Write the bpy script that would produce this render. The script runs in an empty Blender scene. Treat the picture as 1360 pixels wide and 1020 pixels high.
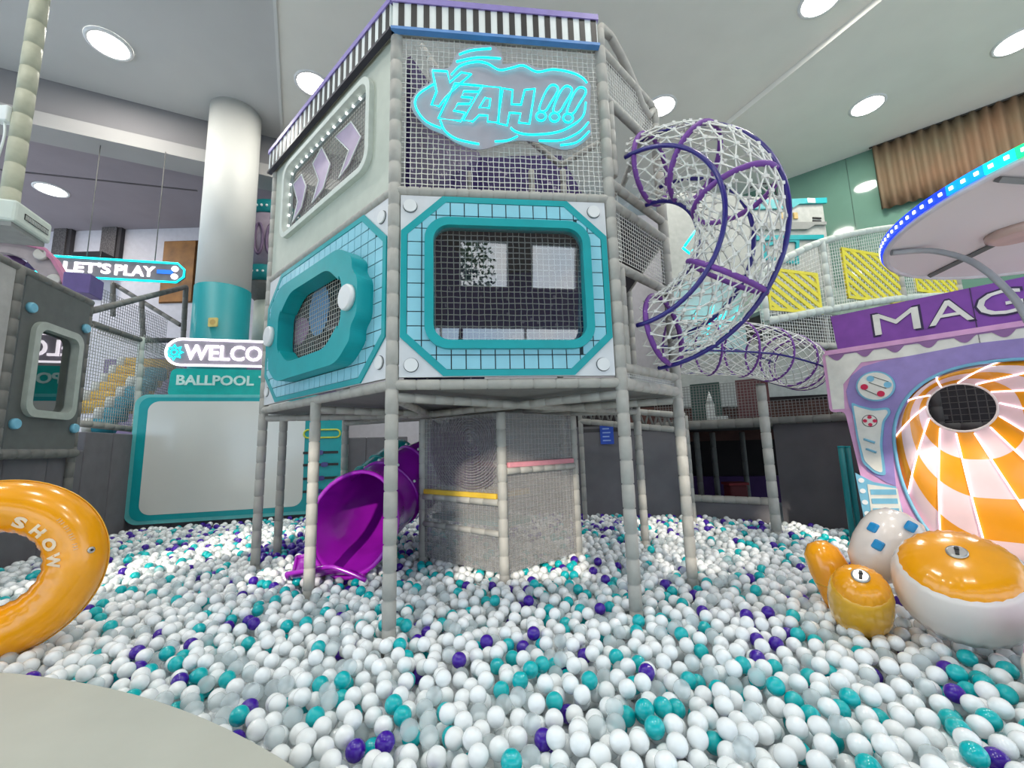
import bpy, bmesh, math, random
from mathutils import Vector, Matrix, noise
from mathutils.geometry import tessellate_polygon
random.seed(7)
SC = bpy.context.scene
COL = SC.collection
PI = math.pi
V = Vector

# ------------------------------------------------------------------ camera
FPX, CAM_H = 558.0, 1.15
PITCH, ROLL = math.radians(8.15), math.radians(-1.58)
_f = V((0, math.cos(PITCH), math.sin(PITCH)))
_u = V((0, -math.sin(PITCH), math.cos(PITCH)))
_x = V((1, 0, 0))
_X = _x * math.cos(ROLL) + _u * math.sin(ROLL)
_U = -_x * math.sin(ROLL) + _u * math.cos(ROLL)
CAM = V((0, 0, CAM_H))
cd = bpy.data.cameras.new('camera'); cam = bpy.data.objects.new('camera', cd); COL.objects.link(cam)
m3 = Matrix((_X, _U, -_f)).transposed()
cam.matrix_world = Matrix.Translation(CAM) @ m3.to_4x4()
cd.sensor_fit = 'HORIZONTAL'; cd.sensor_width = 36.0; cd.lens = FPX / 1360 * 36.0
cd.clip_start = 0.05; cd.clip_end = 200
SC.camera = cam

def ray(px, py): return _f + _X * ((px - 680) / FPX) + _U * ((510 - py) / FPX)
def atY(px, py, y): d = ray(px, py); return CAM + d * (y / d.y)
def atZ(px, py, z): d = ray(px, py); return CAM + d * ((z - CAM_H) / d.z)
def proj(p):
    d = V(p) - CAM; z = d.dot(_f)
    return 680 + FPX * d.dot(_X) / z, 510 - FPX * d.dot(_U) / z, z

# ------------------------------------------------------------------ light and view
SC.view_settings.view_transform = 'Standard'; SC.view_settings.look = 'None'
SC.view_settings.gamma = 1.0; SC.view_settings.use_curve_mapping = False
SC.view_settings.exposure = 0.22
SC.cycles.max_bounces = 7; SC.cycles.diffuse_bounces = 4; SC.cycles.glossy_bounces = 4
SC.cycles.transparent_max_bounces = 14; SC.cycles.caustics_reflective = False; SC.cycles.caustics_refractive = False
SC.cycles.sample_clamp_indirect = 6.0
LAMP_W = 66.0
w = bpy.data.worlds.new('sky'); SC.world = w; w.use_nodes = True
nt = w.node_tree; nt.nodes.clear()
wo = nt.nodes.new('ShaderNodeOutputWorld'); bg = nt.nodes.new('ShaderNodeBackground')
tc = nt.nodes.new('ShaderNodeTexCoord'); nz = nt.nodes.new('ShaderNodeTexNoise'); cr = nt.nodes.new('ShaderNodeValToRGB')
nz.inputs['Scale'].default_value = 2.6; nz.inputs['Detail'].default_value = 5
cr.color_ramp.elements[0].position = .48; cr.color_ramp.elements[0].color = (.56, .74, .93, 1)
cr.color_ramp.elements[1].position = .72; cr.color_ramp.elements[1].color = (1, .97, .92, 1)
nt.links.new(tc.outputs['Generated'], nz.inputs['Vector']); nt.links.new(nz.outputs['Fac'], cr.inputs['Fac'])
nt.links.new(cr.outputs['Color'], bg.inputs['Color']); bg.inputs['Strength'].default_value = 2.3
nt.links.new(bg.outputs[0], wo.inputs[0])
sd = bpy.data.lights.new('sun', 'SUN'); sun = bpy.data.objects.new('sun', sd); COL.objects.link(sun)
sd.energy = 3.0; sd.angle = math.radians(1.0); sd.color = (1, .90, .76)
SUN_DIR = V((0.09, 1.0, -0.41)).normalized()
sun.rotation_euler = SUN_DIR.to_track_quat('-Z', 'Y').to_euler(); sun.location = (0, -8, 9)

# ------------------------------------------------------------------ materials
def lin(c):
    return tuple(((v / 255) / 12.92 if v / 255 <= .04045 else ((v / 255 + .055) / 1.055) ** 2.4) for v in c) + (1,)
MATS = {}
def mat(name, rgb, rough=.55, var=.06, scale=9, bump=.0, metal=0, emit=0, alpha=1, coat=0, spec=.5, trans=0, ecol=None, rgb2=None):
    if name in MATS: return MATS[name]
    m = bpy.data.materials.new(name); m.use_nodes = True; MATS[name] = m
    n = m.node_tree; b = n.nodes['Principled BSDF']
    tx = n.nodes.new('ShaderNodeTexCoord'); no = n.nodes.new('ShaderNodeTexNoise')
    no.inputs['Scale'].default_value = scale; no.inputs['Detail'].default_value = 4
    n.links.new(tx.outputs['Object'], no.inputs['Vector'])
    rp = n.nodes.new('ShaderNodeValToRGB'); c = lin(rgb)
    lo = lin(rgb2) if rgb2 else tuple(max(0, x * (1 - var * 2)) for x in c[:3]) + (1,)
    hi = c if rgb2 else tuple(min(1, x * (1 + var)) for x in c[:3]) + (1,)
    rp.color_ramp.elements[0].color = lo; rp.color_ramp.elements[1].color = hi
    rp.color_ramp.elements[0].position = .3; rp.color_ramp.elements[1].position = .7
    n.links.new(no.outputs['Fac'], rp.inputs['Fac']); n.links.new(rp.outputs['Color'], b.inputs['Base Color'])
    b.inputs['Roughness'].default_value = rough; b.inputs['Metallic'].default_value = metal
    b.inputs['Specular IOR Level'].default_value = spec
    b.inputs['Alpha'].default_value = alpha
    if coat: b.inputs['Coat Weight'].default_value = coat; b.inputs['Coat Roughness'].default_value = .12
    if trans: b.inputs['Transmission Weight'].default_value = trans
    if emit:
        b.inputs['Emission Color'].default_value = lin(ecol or rgb); b.inputs['Emission Strength'].default_value = emit
    if bump:
        bp = n.nodes.new('ShaderNodeBump'); bp.inputs['Strength'].default_value = bump; bp.inputs['Distance'].default_value = .01
        n.links.new(no.outputs['Fac'], bp.inputs['Height']); n.links.new(bp.outputs[0], b.inputs['Normal'])
    return m
foam_m = mat('grey_foam', (172, 170, 163), .62, .05, 14, .05)
foam_d = mat('dark_grey_foam', (112, 112, 108), .6, .05, 14, .05)
foam_w = mat('pale_foam', (205, 212, 204), .6, .04, 14, .05)
teal = mat('teal_paint', (0, 158, 164), .38, .04, 6)
teal_d = mat('deep_teal', (0, 122, 126), .45, .05, 6)
teal_l = mat('light_teal_trim', (98, 190, 190), .4, .04)
tile_m = mat('tile_blue', (146, 208, 224), .3, .03, 5)
grout_m = mat('grout_dark', (38, 52, 60), .8)
white_p = mat('white_panel', (214, 217, 220), .4, .03)
knob_m = mat('knob_white', (226, 228, 228), .35, .02)
sage = mat('sage_panel', (182, 190, 178), .45, .03)
black_m = mat('black_paint', (22, 22, 24), .4)
stripe_w = mat('stripe_white', (226, 232, 230), .4, .02)
lilac = mat('lilac_trim', (140, 126, 190), .4)
blue_t = mat('blue_trim', (84, 138, 200), .4)
rope_w = mat('white_rope', (226, 226, 220), .7, .05, 40)
rope_g = mat('grey_net', (176, 176, 170), .7, .05, 40)
rope_d = mat('net_dim', (128, 128, 126), .75, .05, 40)
navy = mat('navy_rail', (38, 26, 120), .28, .04, coat=.3)
purple_f = mat('purple_foam', (116, 62, 152), .5, .06, 14, .05)
purple_s = mat('purple_plastic', (146, 22, 168), .22, .05, 5, coat=.4)
teal_s = mat('teal_plastic', (0, 150, 150), .25, .05, 5, coat=.4)
dark = mat('dark_interior', (44, 42, 48), .8, .1)
cyan_e = mat('cyan_neon', (0, 235, 240), .4, 0, emit=1.6, ecol=(0, 240, 245))
white_e = mat('white_neon', (255, 250, 255), .4, 0, emit=2.2, ecol=(255, 246, 255))
orange = mat('orange_vinyl', (250, 166, 8), .22, .04, 5, coat=.5)
white_v = mat('white_vinyl', (232, 222, 214), .25, .03, 5, coat=.4)
cream = mat('cream_surface', (186, 187, 176), .6, .03, 3)
wall_g = mat('grey_padding', (104, 102, 106), .7, .06, 6)

# ------------------------------------------------------------------ mesh helpers
class Fr:
    """vertical plane: o on the ground, x along it, w towards its front"""
    def __init__(s, o, to, tilt=0):
        s.o = V((o[0], o[1], 0)); d = V((to[0] - o[0], to[1] - o[1], 0)); s.len = d.length
        s.x = d.normalized(); s.z = V((0, 0, 1)); s.n = s.x.cross(s.z)
    def P(s, u, v, w=0): return s.o + s.x * u + s.z * v + s.n * w
    def uv(s, px, py, w=0):
        d = ray(px, py); o = s.o + s.n * w
        t = (o - CAM).dot(s.n) / d.dot(s.n); p = CAM + d * t - s.o
        return p.dot(s.x), p.z
    def poly(s, pts, w=0): return [s.uv(a, b, w) for a, b in pts]

class MB:
    def __init__(s): s.v = []; s.f = []; s.sm = []
    def add(s, vs, fs, smooth=False):
        k = len(s.v); s.v += [V(p) for p in vs]; s.f += [[i + k for i in f] for f in fs]; s.sm += [smooth] * len(fs); return s
    def hexa(s, c):
        return s.add(c, [(0, 3, 2, 1), (4, 5, 6, 7), (0, 1, 5, 4), (1, 2, 6, 5), (2, 3, 7, 6), (3, 0, 4, 7)])
    def box(s, fr, u0, u1, v0, v1, w0, w1):
        P = fr.P
        return s.hexa([P(u0, v0, w0), P(u1, v0, w0), P(u1, v0, w1), P(u0, v0, w1), P(u0, v1, w0), P(u1, v1, w0), P(u1, v1, w1), P(u0, v1, w1)])
    def abox(s, c, size):
        a, b, d = [x / 2 for x in size]; c = V(c)
        return s.hexa([c + V(q) for q in ((-a, -b, -d), (a, -b, -d), (a, b, -d), (-a, b, -d), (-a, -b, d), (a, -b, d), (a, b, d), (-a, b, d))])
    def obox(s, c, ax, ay, az):
        c = V(c)
        return s.hexa([c + ax * i + ay * j + az * k for k in (-1, 1) for i, j in ((-1, -1), (1, -1), (1, 1), (-1, 1))])
    def prism(s, fr, loops, w0, w1):
        """filled polygon (first loop) with holes, extruded w0..w1"""
        flat = [p for l in loops for p in l]
        tris = tessellate_polygon([[V((a, b, 0)) for a, b in l] for l in loops])
        n = len(flat); vs = [fr.P(a, b, w1) for a, b in flat] + [fr.P(a, b, w0) for a, b in flat]
        fs = [tuple(t) for t in tris] + [tuple(i + n for i in reversed(t)) for t in tris]
        k = 0
        for l in loops:
            m = len(l)
            for i in range(m): j = (i + 1) % m; fs.append((k + i, k + j, k + j + n, k + i + n))
            k += m
        return s.add(vs, fs)
    def tube(s, path, r, n=8, closed=False, caps=True, rr=None, smooth=True):
        path = [V(p) for p in path]; m = len(path)
        vs = []; up = None
        for i, p in enumerate(path):
            if closed: t = path[(i + 1) % m] - path[i - 1]
            else: t = path[min(i + 1, m - 1)] - path[max(i - 1, 0)]
            if t.length < 1e-9: t = V((0, 0, 1))
            t.normalize()
            if up is None:
                up = t.orthogonal().normalized() if abs(t.z) > .9 else V((0, 0, 1))
            a = (up - t * up.dot(t))
            if a.length < 1e-5: a = t.orthogonal()
            a.normalize(); up = a; b = t.cross(a)
            q = rr[i] if rr else r
            for k in range(n):
                an = 2 * PI * k / n; vs.append(p + (a * math.cos(an) + b * math.sin(an)) * q)
        fs = []
        for i in range(m if closed else m - 1):
            j = (i + 1) % m
            for k in range(n):
                l = (k + 1) % n; fs.append((i * n + k, i * n + l, j * n + l, j * n + k))
        s.add(vs, fs, smooth)
        if caps and not closed:
            k = len(s.v) - len(vs)
            s.f.append([k + i for i in reversed(range(n))]); s.f.append([k + (m - 1) * n + i for i in range(n)]); s.sm += [False] * 2
        return s
    def foam(s, path, r, seg=.17, n=12, groove=.80, closed=False):
        """padded pipe: short foam sleeves with a dented joint between them"""
        path = [V(p) for p in path]; L = [0]
        for a, b in zip(path, path[1:]): L.append(L[-1] + (b - a).length)
        tot = L[-1]; k = max(1, round(tot / seg)); st = tot / k
        ts = []
        for i in range(k):
            ts += [(i * st, groove), (i * st + .007, 1), ((i + .5) * st, 1.02), ((i + 1) * st - .007, 1)]
        ts.append((tot, groove))
        def at(d):
            for i in range(len(L) - 1):
                if d <= L[i + 1] + 1e-9: return path[i].lerp(path[i + 1], (d - L[i]) / max(1e-9, L[i + 1] - L[i]))
            return path[-1]
        return s.tube([at(min(d, tot)) for d, q in ts], r, n, rr=[r * q for d, q in ts])
    def lathe(s, c, ax, prof, n=24, mod=None, smooth=True, caps=True):
        """prof: (radius, distance along ax)"""
        c = V(c); ax = V(ax).normalized(); a = ax.orthogonal().normalized(); b = ax.cross(a); vs = []
        for i, (r, h) in enumerate(prof):
            for k in range(n):
                t = 2 * PI * k / n; q = r * (mod(i, t) if mod else 1)
                vs.append(c + ax * h + (a * math.cos(t) + b * math.sin(t)) * q)
        fs = [(i * n + k, i * n + (k + 1) % n, (i + 1) * n + (k + 1) % n, (i + 1) * n + k) for i in range(len(prof) - 1) for k in range(n)]
        s.add(vs, fs, smooth)
        if caps:
            k = len(s.v) - len(vs); s.f.append([k + i for i in reversed(range(n))]); s.f.append([k + (len(prof) - 1) * n + i for i in range(n)]); s.sm += [False, False]
        return s
    def disc(s, fr, u, v, r, w0, w1, n=24, ry=None):
        return s.prism(fr, [[(u + r * math.cos(2 * PI * i / n), v + (ry or r) * math.sin(2 * PI * i / n)) for i in range(n)]], w0, w1)
    def ball(s, c, r, n=8, m=6):
        return s.lathe(c, (0, 0, 1), [(max(1e-4, r * math.sin(PI * i / m)), -r * math.cos(PI * i / m)) for i in range(m + 1)], n, caps=False)
    def strand(s, a, b, r):
        a = V(a); b = V(b); t = (b - a)
        if t.length < 1e-6: return s
        t.normalize(); p = t.orthogonal().normalized() * r; q = t.cross(p.normalized()) * r
        return s.add([a + p, a + q, a - p, a - q, b + p, b + q, b - p, b - q], [(0, 1, 5, 4), (1, 2, 6, 5), (2, 3, 7, 6), (3, 0, 4, 7)], True)

BASE = {}
def thing(name, label, cat, loc=(0, 0, 0), group=None, kind=None):
    o = bpy.data.objects.new(name, None); COL.objects.link(o); o.location = loc; o.empty_display_size = .2
    o['label'] = label; o['category'] = cat
    if group: o['group'] = group
    if kind: o['kind'] = kind
    BASE[o] = V(loc); return o
def mk(name, mb, m, parent=None, label=None, cat=None, group=None, kind=None, bevel=0, loc=None, solid=0):
    me = bpy.data.meshes.new(name)
    base = BASE[parent] if parent else V(loc or (0, 0, 0))
    me.from_pydata([tuple(p - base) for p in mb.v], [], mb.f)
    me.polygons.foreach_set('use_smooth', mb.sm); me.materials.append(m)
    bm = bmesh.new(); bm.from_mesh(me); bmesh.ops.recalc_face_normals(bm, faces=bm.faces); bm.to_mesh(me); bm.free()
    o = bpy.data.objects.new(name, me); COL.objects.link(o)
    if parent: o.parent = parent
    else: o.location = base
    BASE[o] = base
    if label: o['label'] = label
    if cat: o['category'] = cat
    if group: o['group'] = group
    if kind: o['kind'] = kind
    if bevel:
        b = o.modifiers.new('edge', 'BEVEL'); b.width = bevel; b.segments = 2; b.limit_method = 'ANGLE'
    if solid:
        b = o.modifiers.new('wall', 'SOLIDIFY'); b.thickness = solid; b.offset = 0
    return o
def rrect(u0, u1, v0, v1, r, n=6):
    out = []
    for cx, cy, a0 in ((u1 - r, v1 - r, 0), (u0 + r, v1 - r, PI / 2), (u0 + r, v0 + r, PI), (u1 - r, v0 + r, 1.5 * PI)):
        for i in range(n + 1): a = a0 + PI / 2 * i / n; out.append((cx + r * math.cos(a), cy + r * math.sin(a)))
    return out
def roundpoly(pts, r, n=5):
    """round the corners of a polygon"""
    out = []; m = len(pts)
    for i in range(m):
        p0, p1, p2 = V((*pts[i - 1], 0)), V((*pts[i], 0)), V((*pts[(i + 1) % m], 0))
        a = (p0 - p1); b = (p2 - p1); q = min(r, a.length * .45, b.length * .45); a = p1 + a.normalized() * q; b = p1 + b.normalized() * q
        for k in range(n + 1):
            t = k / n; c = a * (1 - t) ** 2 + p1 * 2 * t * (1 - t) + b * t * t; out.append((c.x, c.y))
    return out
def smoothline(pts, n=5, closed=False):
    """Catmull-Rom through 2D or 3D points"""
    P = [V(p) if len(p) == 3 else V((p[0], p[1], 0)) for p in pts]; m = len(P); out = []
    for i in range(m if closed else m - 1):
        g = (lambda k: P[k % m]) if closed else (lambda k: P[max(0, min(m - 1, k))])
        a, b, c, d = g(i - 1), g(i), g(i + 1), g(i + 2)
        for k in range(n):
            t = k / n
            out.append(.5 * ((2 * b) + (c - a) * t + (2 * a - 5 * b + 4 * c - d) * t * t + (3 * b - a - 3 * c + d) * t ** 3))
    if not closed: out.append(P[-1])
    return out
def net(fr, u0, u1, v0, v1, cell, r=.0035, w=0, jit=.0, clip=None):
    mb = MB(); nu = max(2, round((u1 - u0) / cell)); nv = max(2, round((v1 - v0) / cell))
    g = [[(u0 + (u1 - u0) * i / nu + random.uniform(-jit, jit), v0 + (v1 - v0) * j / nv + random.uniform(-jit, jit)) for j in range(nv + 1)] for i in range(nu + 1)]
    if jit == 0 and not clip:
        for i in range(nu + 1): mb.strand(fr.P(*g[i][0], w), fr.P(*g[i][-1], w), r)
        for j in range(nv + 1): mb.strand(fr.P(*g[0][j], w), fr.P(*g[-1][j], w), r)
        return mb
    for i in range(nu + 1):
        for j in range(nv + 1):
            if i < nu and (not clip or (clip(*g[i][j]) and clip(*g[i + 1][j]))): mb.strand(fr.P(*g[i][j], w), fr.P(*g[i + 1][j], w), r)
            if j < nv and (not clip or (clip(*g[i][j]) and clip(*g[i][j + 1]))): mb.strand(fr.P(*g[i][j], w), fr.P(*g[i][j + 1], w), r)
    return mb
def text_mb(fr, body, u0, u1, v0, v1, w0, w1, bold=.02, mirror=False, shear=0):
    """letters as solid shapes fitted in a rectangle of a plane"""
    cu = bpy.data.curves.new('t', 'FONT'); cu.body = body; cu.size = 1; cu.offset = bold; cu.resolution_u = 3; cu.shear = shear
    o = bpy.data.objects.new('t', cu); COL.objects.link(o); bpy.context.view_layer.update()
    cu.extrude = .5
    dg = bpy.context.evaluated_depsgraph_get(); dg.update(); me = bpy.data.meshes.new_from_object(o.evaluated_get(dg))
    xs = [v.co.x for v in me.vertices]; ys = [v.co.y for v in me.vertices]
    x0, x1, y0, y1 = min(xs), max(xs), min(ys), max(ys); mb = MB()
    vs = []
    for v in me.vertices:
        a = (v.co.x - x0) / (x1 - x0); a = 1 - a if mirror else a
        vs.append(fr.P(u0 + (u1 - u0) * a, v0 + (v1 - v0) * (v.co.y - y0) / (y1 - y0), w0 + (w1 - w0) * (v.co.z + .5)))
    mb.add(vs, [tuple(p.vertices) for p in me.polygons])
    bpy.data.objects.remove(o); bpy.data.curves.remove(cu); bpy.data.meshes.remove(me); return mb
def letters(fr, body, u0, u1, v0, v1, w0, w1, m, parent, bold=.02, mirror=False, shear=0, name='letter', outline=None):
    mb = text_mb(fr, body, u0, u1, v0, v1, w0, w1, bold, mirror, shear)
    bm = bmesh.new(); vs = [bm.verts.new(p) for p in mb.v]
    for f in mb.f:
        try: bm.faces.new([vs[i] for i in f])
        except ValueError: pass
    bmesh.ops.remove_doubles(bm, verts=bm.verts, dist=1e-4); bm.verts.index_update(); bm.faces.index_update()
    seen = set(); bm.faces.ensure_lookup_table(); out = []
    for f in bm.faces:
        if f.index in seen: continue
        st = [f]; seen.add(f.index); isl = []
        while st:
            g = st.pop(); isl.append(g)
            for e in g.edges:
                for h in e.link_faces:
                    if h.index not in seen: seen.add(h.index); st.append(h)
        ids = {}; q = MB(); fs = []
        for g in isl:
            fs.append([ids.setdefault(v.index, len(ids)) for v in g.verts])
        inv = {v.index: v for g in isl for v in g.verts}
        q.add([inv[k].co.copy() for k in ids], fs); out.append(mk(name, q, m, parent))
    bm.free(); return out

# ================================================================== THE ROOM
ZC = 8.2
ceil_m = mat('ceiling_paint', (196, 196, 195), .9, .015, 1.5)
ceil_w = mat('ceiling_white', (214, 214, 212), .85, .015, 1.5)
bl, br_ = atZ(0, 90, ZC), atZ(370, 185, ZC)
bd = (br_ - bl).normalized()
wl, wr = atZ(1030, 237, ZC), atZ(1360, 118, ZC); wd = (wl - wr).normalized()
# corner where the beam line meets the right wall
den = bd.x * wd.y - bd.y * wd.x
t = ((wr.x - bl.x) * wd.y - (wr.y - bl.y) * wd.x) / den
corner = bl + bd * t
FLAT = Fr((0, 0), (1, 0))
def flatpoly(pts, z0, z1):
    mb = MB(); n = len(pts); vs = [V((p[0], p[1], z1)) for p in pts] + [V((p[0], p[1], z0)) for p in pts]
    tr = tessellate_polygon([[V((p[0], p[1], 0)) for p in pts]])
    fs = [tuple(q) for q in tr] + [tuple(i + n for i in reversed(q)) for q in tr] + [(i, (i + 1) % n, (i + 1) % n + n, i + n) for i in range(n)]
    return mb.add(vs, fs)
far_l = bl - bd * 6; far_r = wr - wd * 9
ceiling = mk('ceiling', flatpoly([far_l, corner, far_r, (far_r.x, -5), (far_l.x, -5)], ZC, ZC + .1), ceil_m, kind='structure')
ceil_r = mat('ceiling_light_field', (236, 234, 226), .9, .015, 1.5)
# lowered right-hand bay of the ceiling, and the white joint strip
sa, sb = atZ(1140, 15, ZC), atZ(940, 180, ZC); sdir = (sb - sa).normalized()
s1 = sa - sdir * 8; 
den = sdir.x * wd.y - sdir.y * wd.x; t = ((wr.x - sa.x) * wd.y - (wr.y - sa.y) * wd.x) / den; s2 = sa + sdir * t
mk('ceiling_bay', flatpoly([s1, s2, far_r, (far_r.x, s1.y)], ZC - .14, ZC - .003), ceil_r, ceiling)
ja, jb = atZ(365, 0, ZC), atZ(375, 185, ZC); jd = (jb - ja).normalized(); jn = V((-jd.y, jd.x, 0)) * .025
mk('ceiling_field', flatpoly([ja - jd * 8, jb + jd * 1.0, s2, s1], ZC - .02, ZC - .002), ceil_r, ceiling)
mk('joint_strip', flatpoly([ja - jd * 6 - jn, ja - jd * 6 + jn, jb + jn, jb - jn], ZC - .05, ZC - .003), ceil_w, ceiling)
# drop beam, then the lower ceiling of the hall behind
bn = V((-bd.y, bd.x, 0))
def beamslab(t0, t1, d0, d1, z0, z1):
    a, b = bl + bd * t0, bl + bd * t1
    return flatpoly([a + bn * d0, b + bn * d0, b + bn * d1, a + bn * d1], z0, z1)
TB = (corner - bl).length
mk('trim_1', beamslab(-6, TB, .02, .5, 7.32, ZC + .1), mat('beam_grey', (138, 136, 138), .9, .02, 1.5), kind='structure')
mk('trim_2', beamslab(-6, TB, -.10, .5, 7.18, 7.46), mat('beam_pale', (170, 168, 166), .9, .02, 1.5), kind='structure')
ZB = atY(200, 304, 11.2).z
ceil_b = mat('back_ceiling_paint', (150, 142, 148), .9, .03, 1.5)
cb = mk('ceiling_back', beamslab(-9, TB + 4, .5, 10, ZB, ZB + .1), ceil_b, kind='structure')
pa, pb = atZ(0, 225, ZB), atZ(262, 253, ZB); pn = V((-(pb - pa).normalized().y, (pb - pa).normalized().x, 0)) * .02
mk('joint_strip', flatpoly([pa - pn, pa + pn, pb + pn, pb - pn], ZB - .015, ZB - .001), mat('joint_dark', (96, 90, 94), .9), cb)
# walls
wlx = wl + wd * 5; wrx = wr - wd * 9
WR = Fr(wlx, wrx)
green = mat('green_wall', (104, 140, 124), .07, .03, 2)
wall_right = mk('wall_right', MB().box(WR, 0, WR.len, -.2, ZC, -.25, -.03), mat('green_wall_base', (78, 108, 96), .6), kind='structure')
k = 0; u = 0
while u < WR.len:
    mk('wall_panel', MB().box(WR, u + .006, min(u + 1.3, WR.len) - .006, -.1, ZC - .01, -.03, 0), green, wall_right); u += 1.3
LY = 11.2
WLF = Fr((-24, LY), (6, LY))
mk('wall_left', MB().box(WLF, 0, 30, -.2, ZB, -.2, 0), mat('far_white_wall', (206, 202, 208), .8, .03), kind='structure')
pit_base = -.17
floor = mk('floor', MB().abox((0, 5, pit_base - .05), (50, 30, .1)), mat('floor_grey', (196, 200, 202), .7, .06, 2), kind='structure')
# window wall behind the viewer
RW = Fr((12, -5), (-12, -5))
wins = []
loops = [[(0, -.2), (24, -.2), (24, ZC), (0, ZC)]]
WZ0, WZ1 = 3.62, 4.85
for i in range(11):
    c = 12 - (1.16 + 1.95 * (i - 5))
    wins.append(c); loops.append([(c - .66, WZ0), (c - .66, WZ1), (c + .66, WZ1), (c + .66, WZ0)])
loops.append([(.5, .15), (.5, 2.6), (23.5, 2.6), (23.5, .15)])  # unseen low opening, added so more daylight reaches camera-facing surfaces
mk('wall_rear', MB().prism(RW, loops, -.2, 0), mat('rear_wall', (92, 88, 86), .8, .03), kind='structure')
alum = mat('window_frame_paint', (190, 190, 190), .4)
for i, c in enumerate(wins):
    fr_ = mk('window_%d' % (i + 1), MB().prism(RW, [rrect(c - .66, c + .66, WZ0, WZ1, .01, 1), rrect(c - .62, c + .62, WZ0 + .04, WZ1 - .04, .01, 1)], -.16, -.06), alum, kind='structure')
gz = mk('window_12', MB().prism(RW, [[(.5, .15), (23.5, .15), (23.5, 2.6), (.5, 2.6)], [(.56, .21), (23.44, .21), (23.44, 2.54), (.56, 2.54)]], -.16, -.06), alum, kind='structure')  # frame of the added low opening
for i in range(10): mk('added_mullion', MB().box(RW, .56 + 2.288 * (i + 1) - .03, .56 + 2.288 * (i + 1) + .03, .21, 2.54, -.15, -.07), alum, gz)
# tree outside, seen mirrored in the tower's pane
tr = thing('tree', 'leafy green tree outside the window wall', 'tree', (1.0, -9.5, -.2))
mk('trunk', MB().tube([(1.0, -9.5, -.2), (.95, -9.5, 1.6), (1.05, -9.5, 3.6)], .1, 8, rr=[.14, .1, .05]), mat('bark', (84, 66, 50), .9, .2), tr)
lf = MB()
for i in range(900):
    a = random.uniform(0, 2 * PI); rr_ = 1.35 * random.random() ** .4; ph = random.uniform(-1, 1)
    c = V((1.0 + rr_ * math.cos(a) * math.sqrt(1 - ph * ph), -9.5 + rr_ * math.sin(a) * math.sqrt(1 - ph * ph), 5.0 + 1.7 * ph * rr_ / 1.35))
    d1 = V((random.gauss(0, 1), random.gauss(0, 1), random.gauss(0, 1))).normalized() * .10; d2 = d1.orthogonal().normalized() * .05
    lf.add([c - d1, c + d2, c + d1, c - d2], [(0, 1, 2, 3)])
mk('foliage', lf, mat('leaves', (72, 104, 62), .7, .2), tr, kind='stuff')

# downlights
lamp_e = mat('lamp_diffuser', (255, 253, 248), .5, 0, emit=12, ecol=(255, 253, 246)); rim_m = mat('lamp_rim', (235, 235, 235), .5)
def downlight(p, label, r=.27):
    o = thing('ceiling_light', label, 'light', p, 'round recessed ceiling lights')
    mk('rim', MB().lathe(p, (0, 0, -1), [(r + .05, -.02), (r + .05, .012), (r, .02), (r, .008)], 28, caps=False), rim_m, o)
    mk('diffuser', MB().lathe(p, (0, 0, -1), [(r, .004), (r, .010)], 28, smooth=False), lamp_e, o)
    ld = bpy.data.lights.new('lamp', 'AREA'); ld.shape = 'DISK'; ld.size = 2 * r - .04; ld.energy = LAMP_W; ld.color = (1, .955, .885)
    l = bpy.data.objects.new('lamp', ld); COL.objects.link(l); l.parent = o; l.location = (0, 0, -.03)
LB = ZC - .14
for px, py, z, lb in ((145, 58, ZC, 'round ceiling light between the foam pole and the drop beam'), (68, 252, ZB, 'round ceiling light in the lower hall ceiling behind the drop beam'),
                      (415, 110, ZC, 'round ceiling light just above the left striped fascia'), (878, 140, ZC, 'round ceiling light beside the foam arch of the tower'),
                      (1152, 140, LB, 'round ceiling light in the lowered bay near the curtain'), (1350, 55, LB, 'round ceiling light in the lowered bay farther along the curtain'),
                      (1090, -2, ZC, 'round ceiling light before the lowered ceiling bay')):
    p = atZ(px, py, z); p.z -= .022 if z == ZC else .001; downlight(p, lb)
for x, y in ((-6.5, 2.6), (-2.2, 1.8), (2.2, 1.6), (6.5, 1.6), (-5, -2), (0, -2), (5, -2)):
    z = LB if (V((x, y, 0)) - V((sa.x, sa.y, 0))).cross(V((sdir.x, sdir.y, 0))).z > 0 else ZC
    downlight(V((x, y, z - (.022 if z == ZC else .001))), 'round ceiling light over the front of the ball pit')

# curtain high on the right wall
ca, cb_ = WR.uv(1157, 195)[0], WR.uv(1360, 120)[0]
ct, cbt = ZC - .16, WR.uv(1165, 283)[1]
cu = MB(); n = 150; L = 5.5; vs = []
for j in range(4):
    for i in range(n + 1):
        uu = ca + L * i / n; ww = .12 + .045 * math.sin(i * 1.15 + .3 * math.sin(i * .37)) * (1 + .2 * j / 3)
        vs.append(WR.P(uu, ct + (cbt - ct) * j / 3, ww))
cu.add(vs, [(j * (n + 1) + i, j * (n + 1) + i + 1, (j + 1) * (n + 1) + i + 1, (j + 1) * (n + 1) + i) for j in range(3) for i in range(n)], True)
ctn = thing('curtain', 'beige brown pleated curtain hanging high on the green wall', 'curtain', WR.P(ca, cbt, .1))
mk('drape', cu, mat('curtain_cloth', (128, 98, 74), .8, .1, 1.2, rgb2=(104, 96, 74)), ctn, solid=.006)
mk('rail', MB().tube([WR.P(ca - .05, ct, .12), WR.P(ca + L, ct, .12)], .02, 8), mat('rail_dark', (70, 66, 60), .5), ctn)
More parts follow.
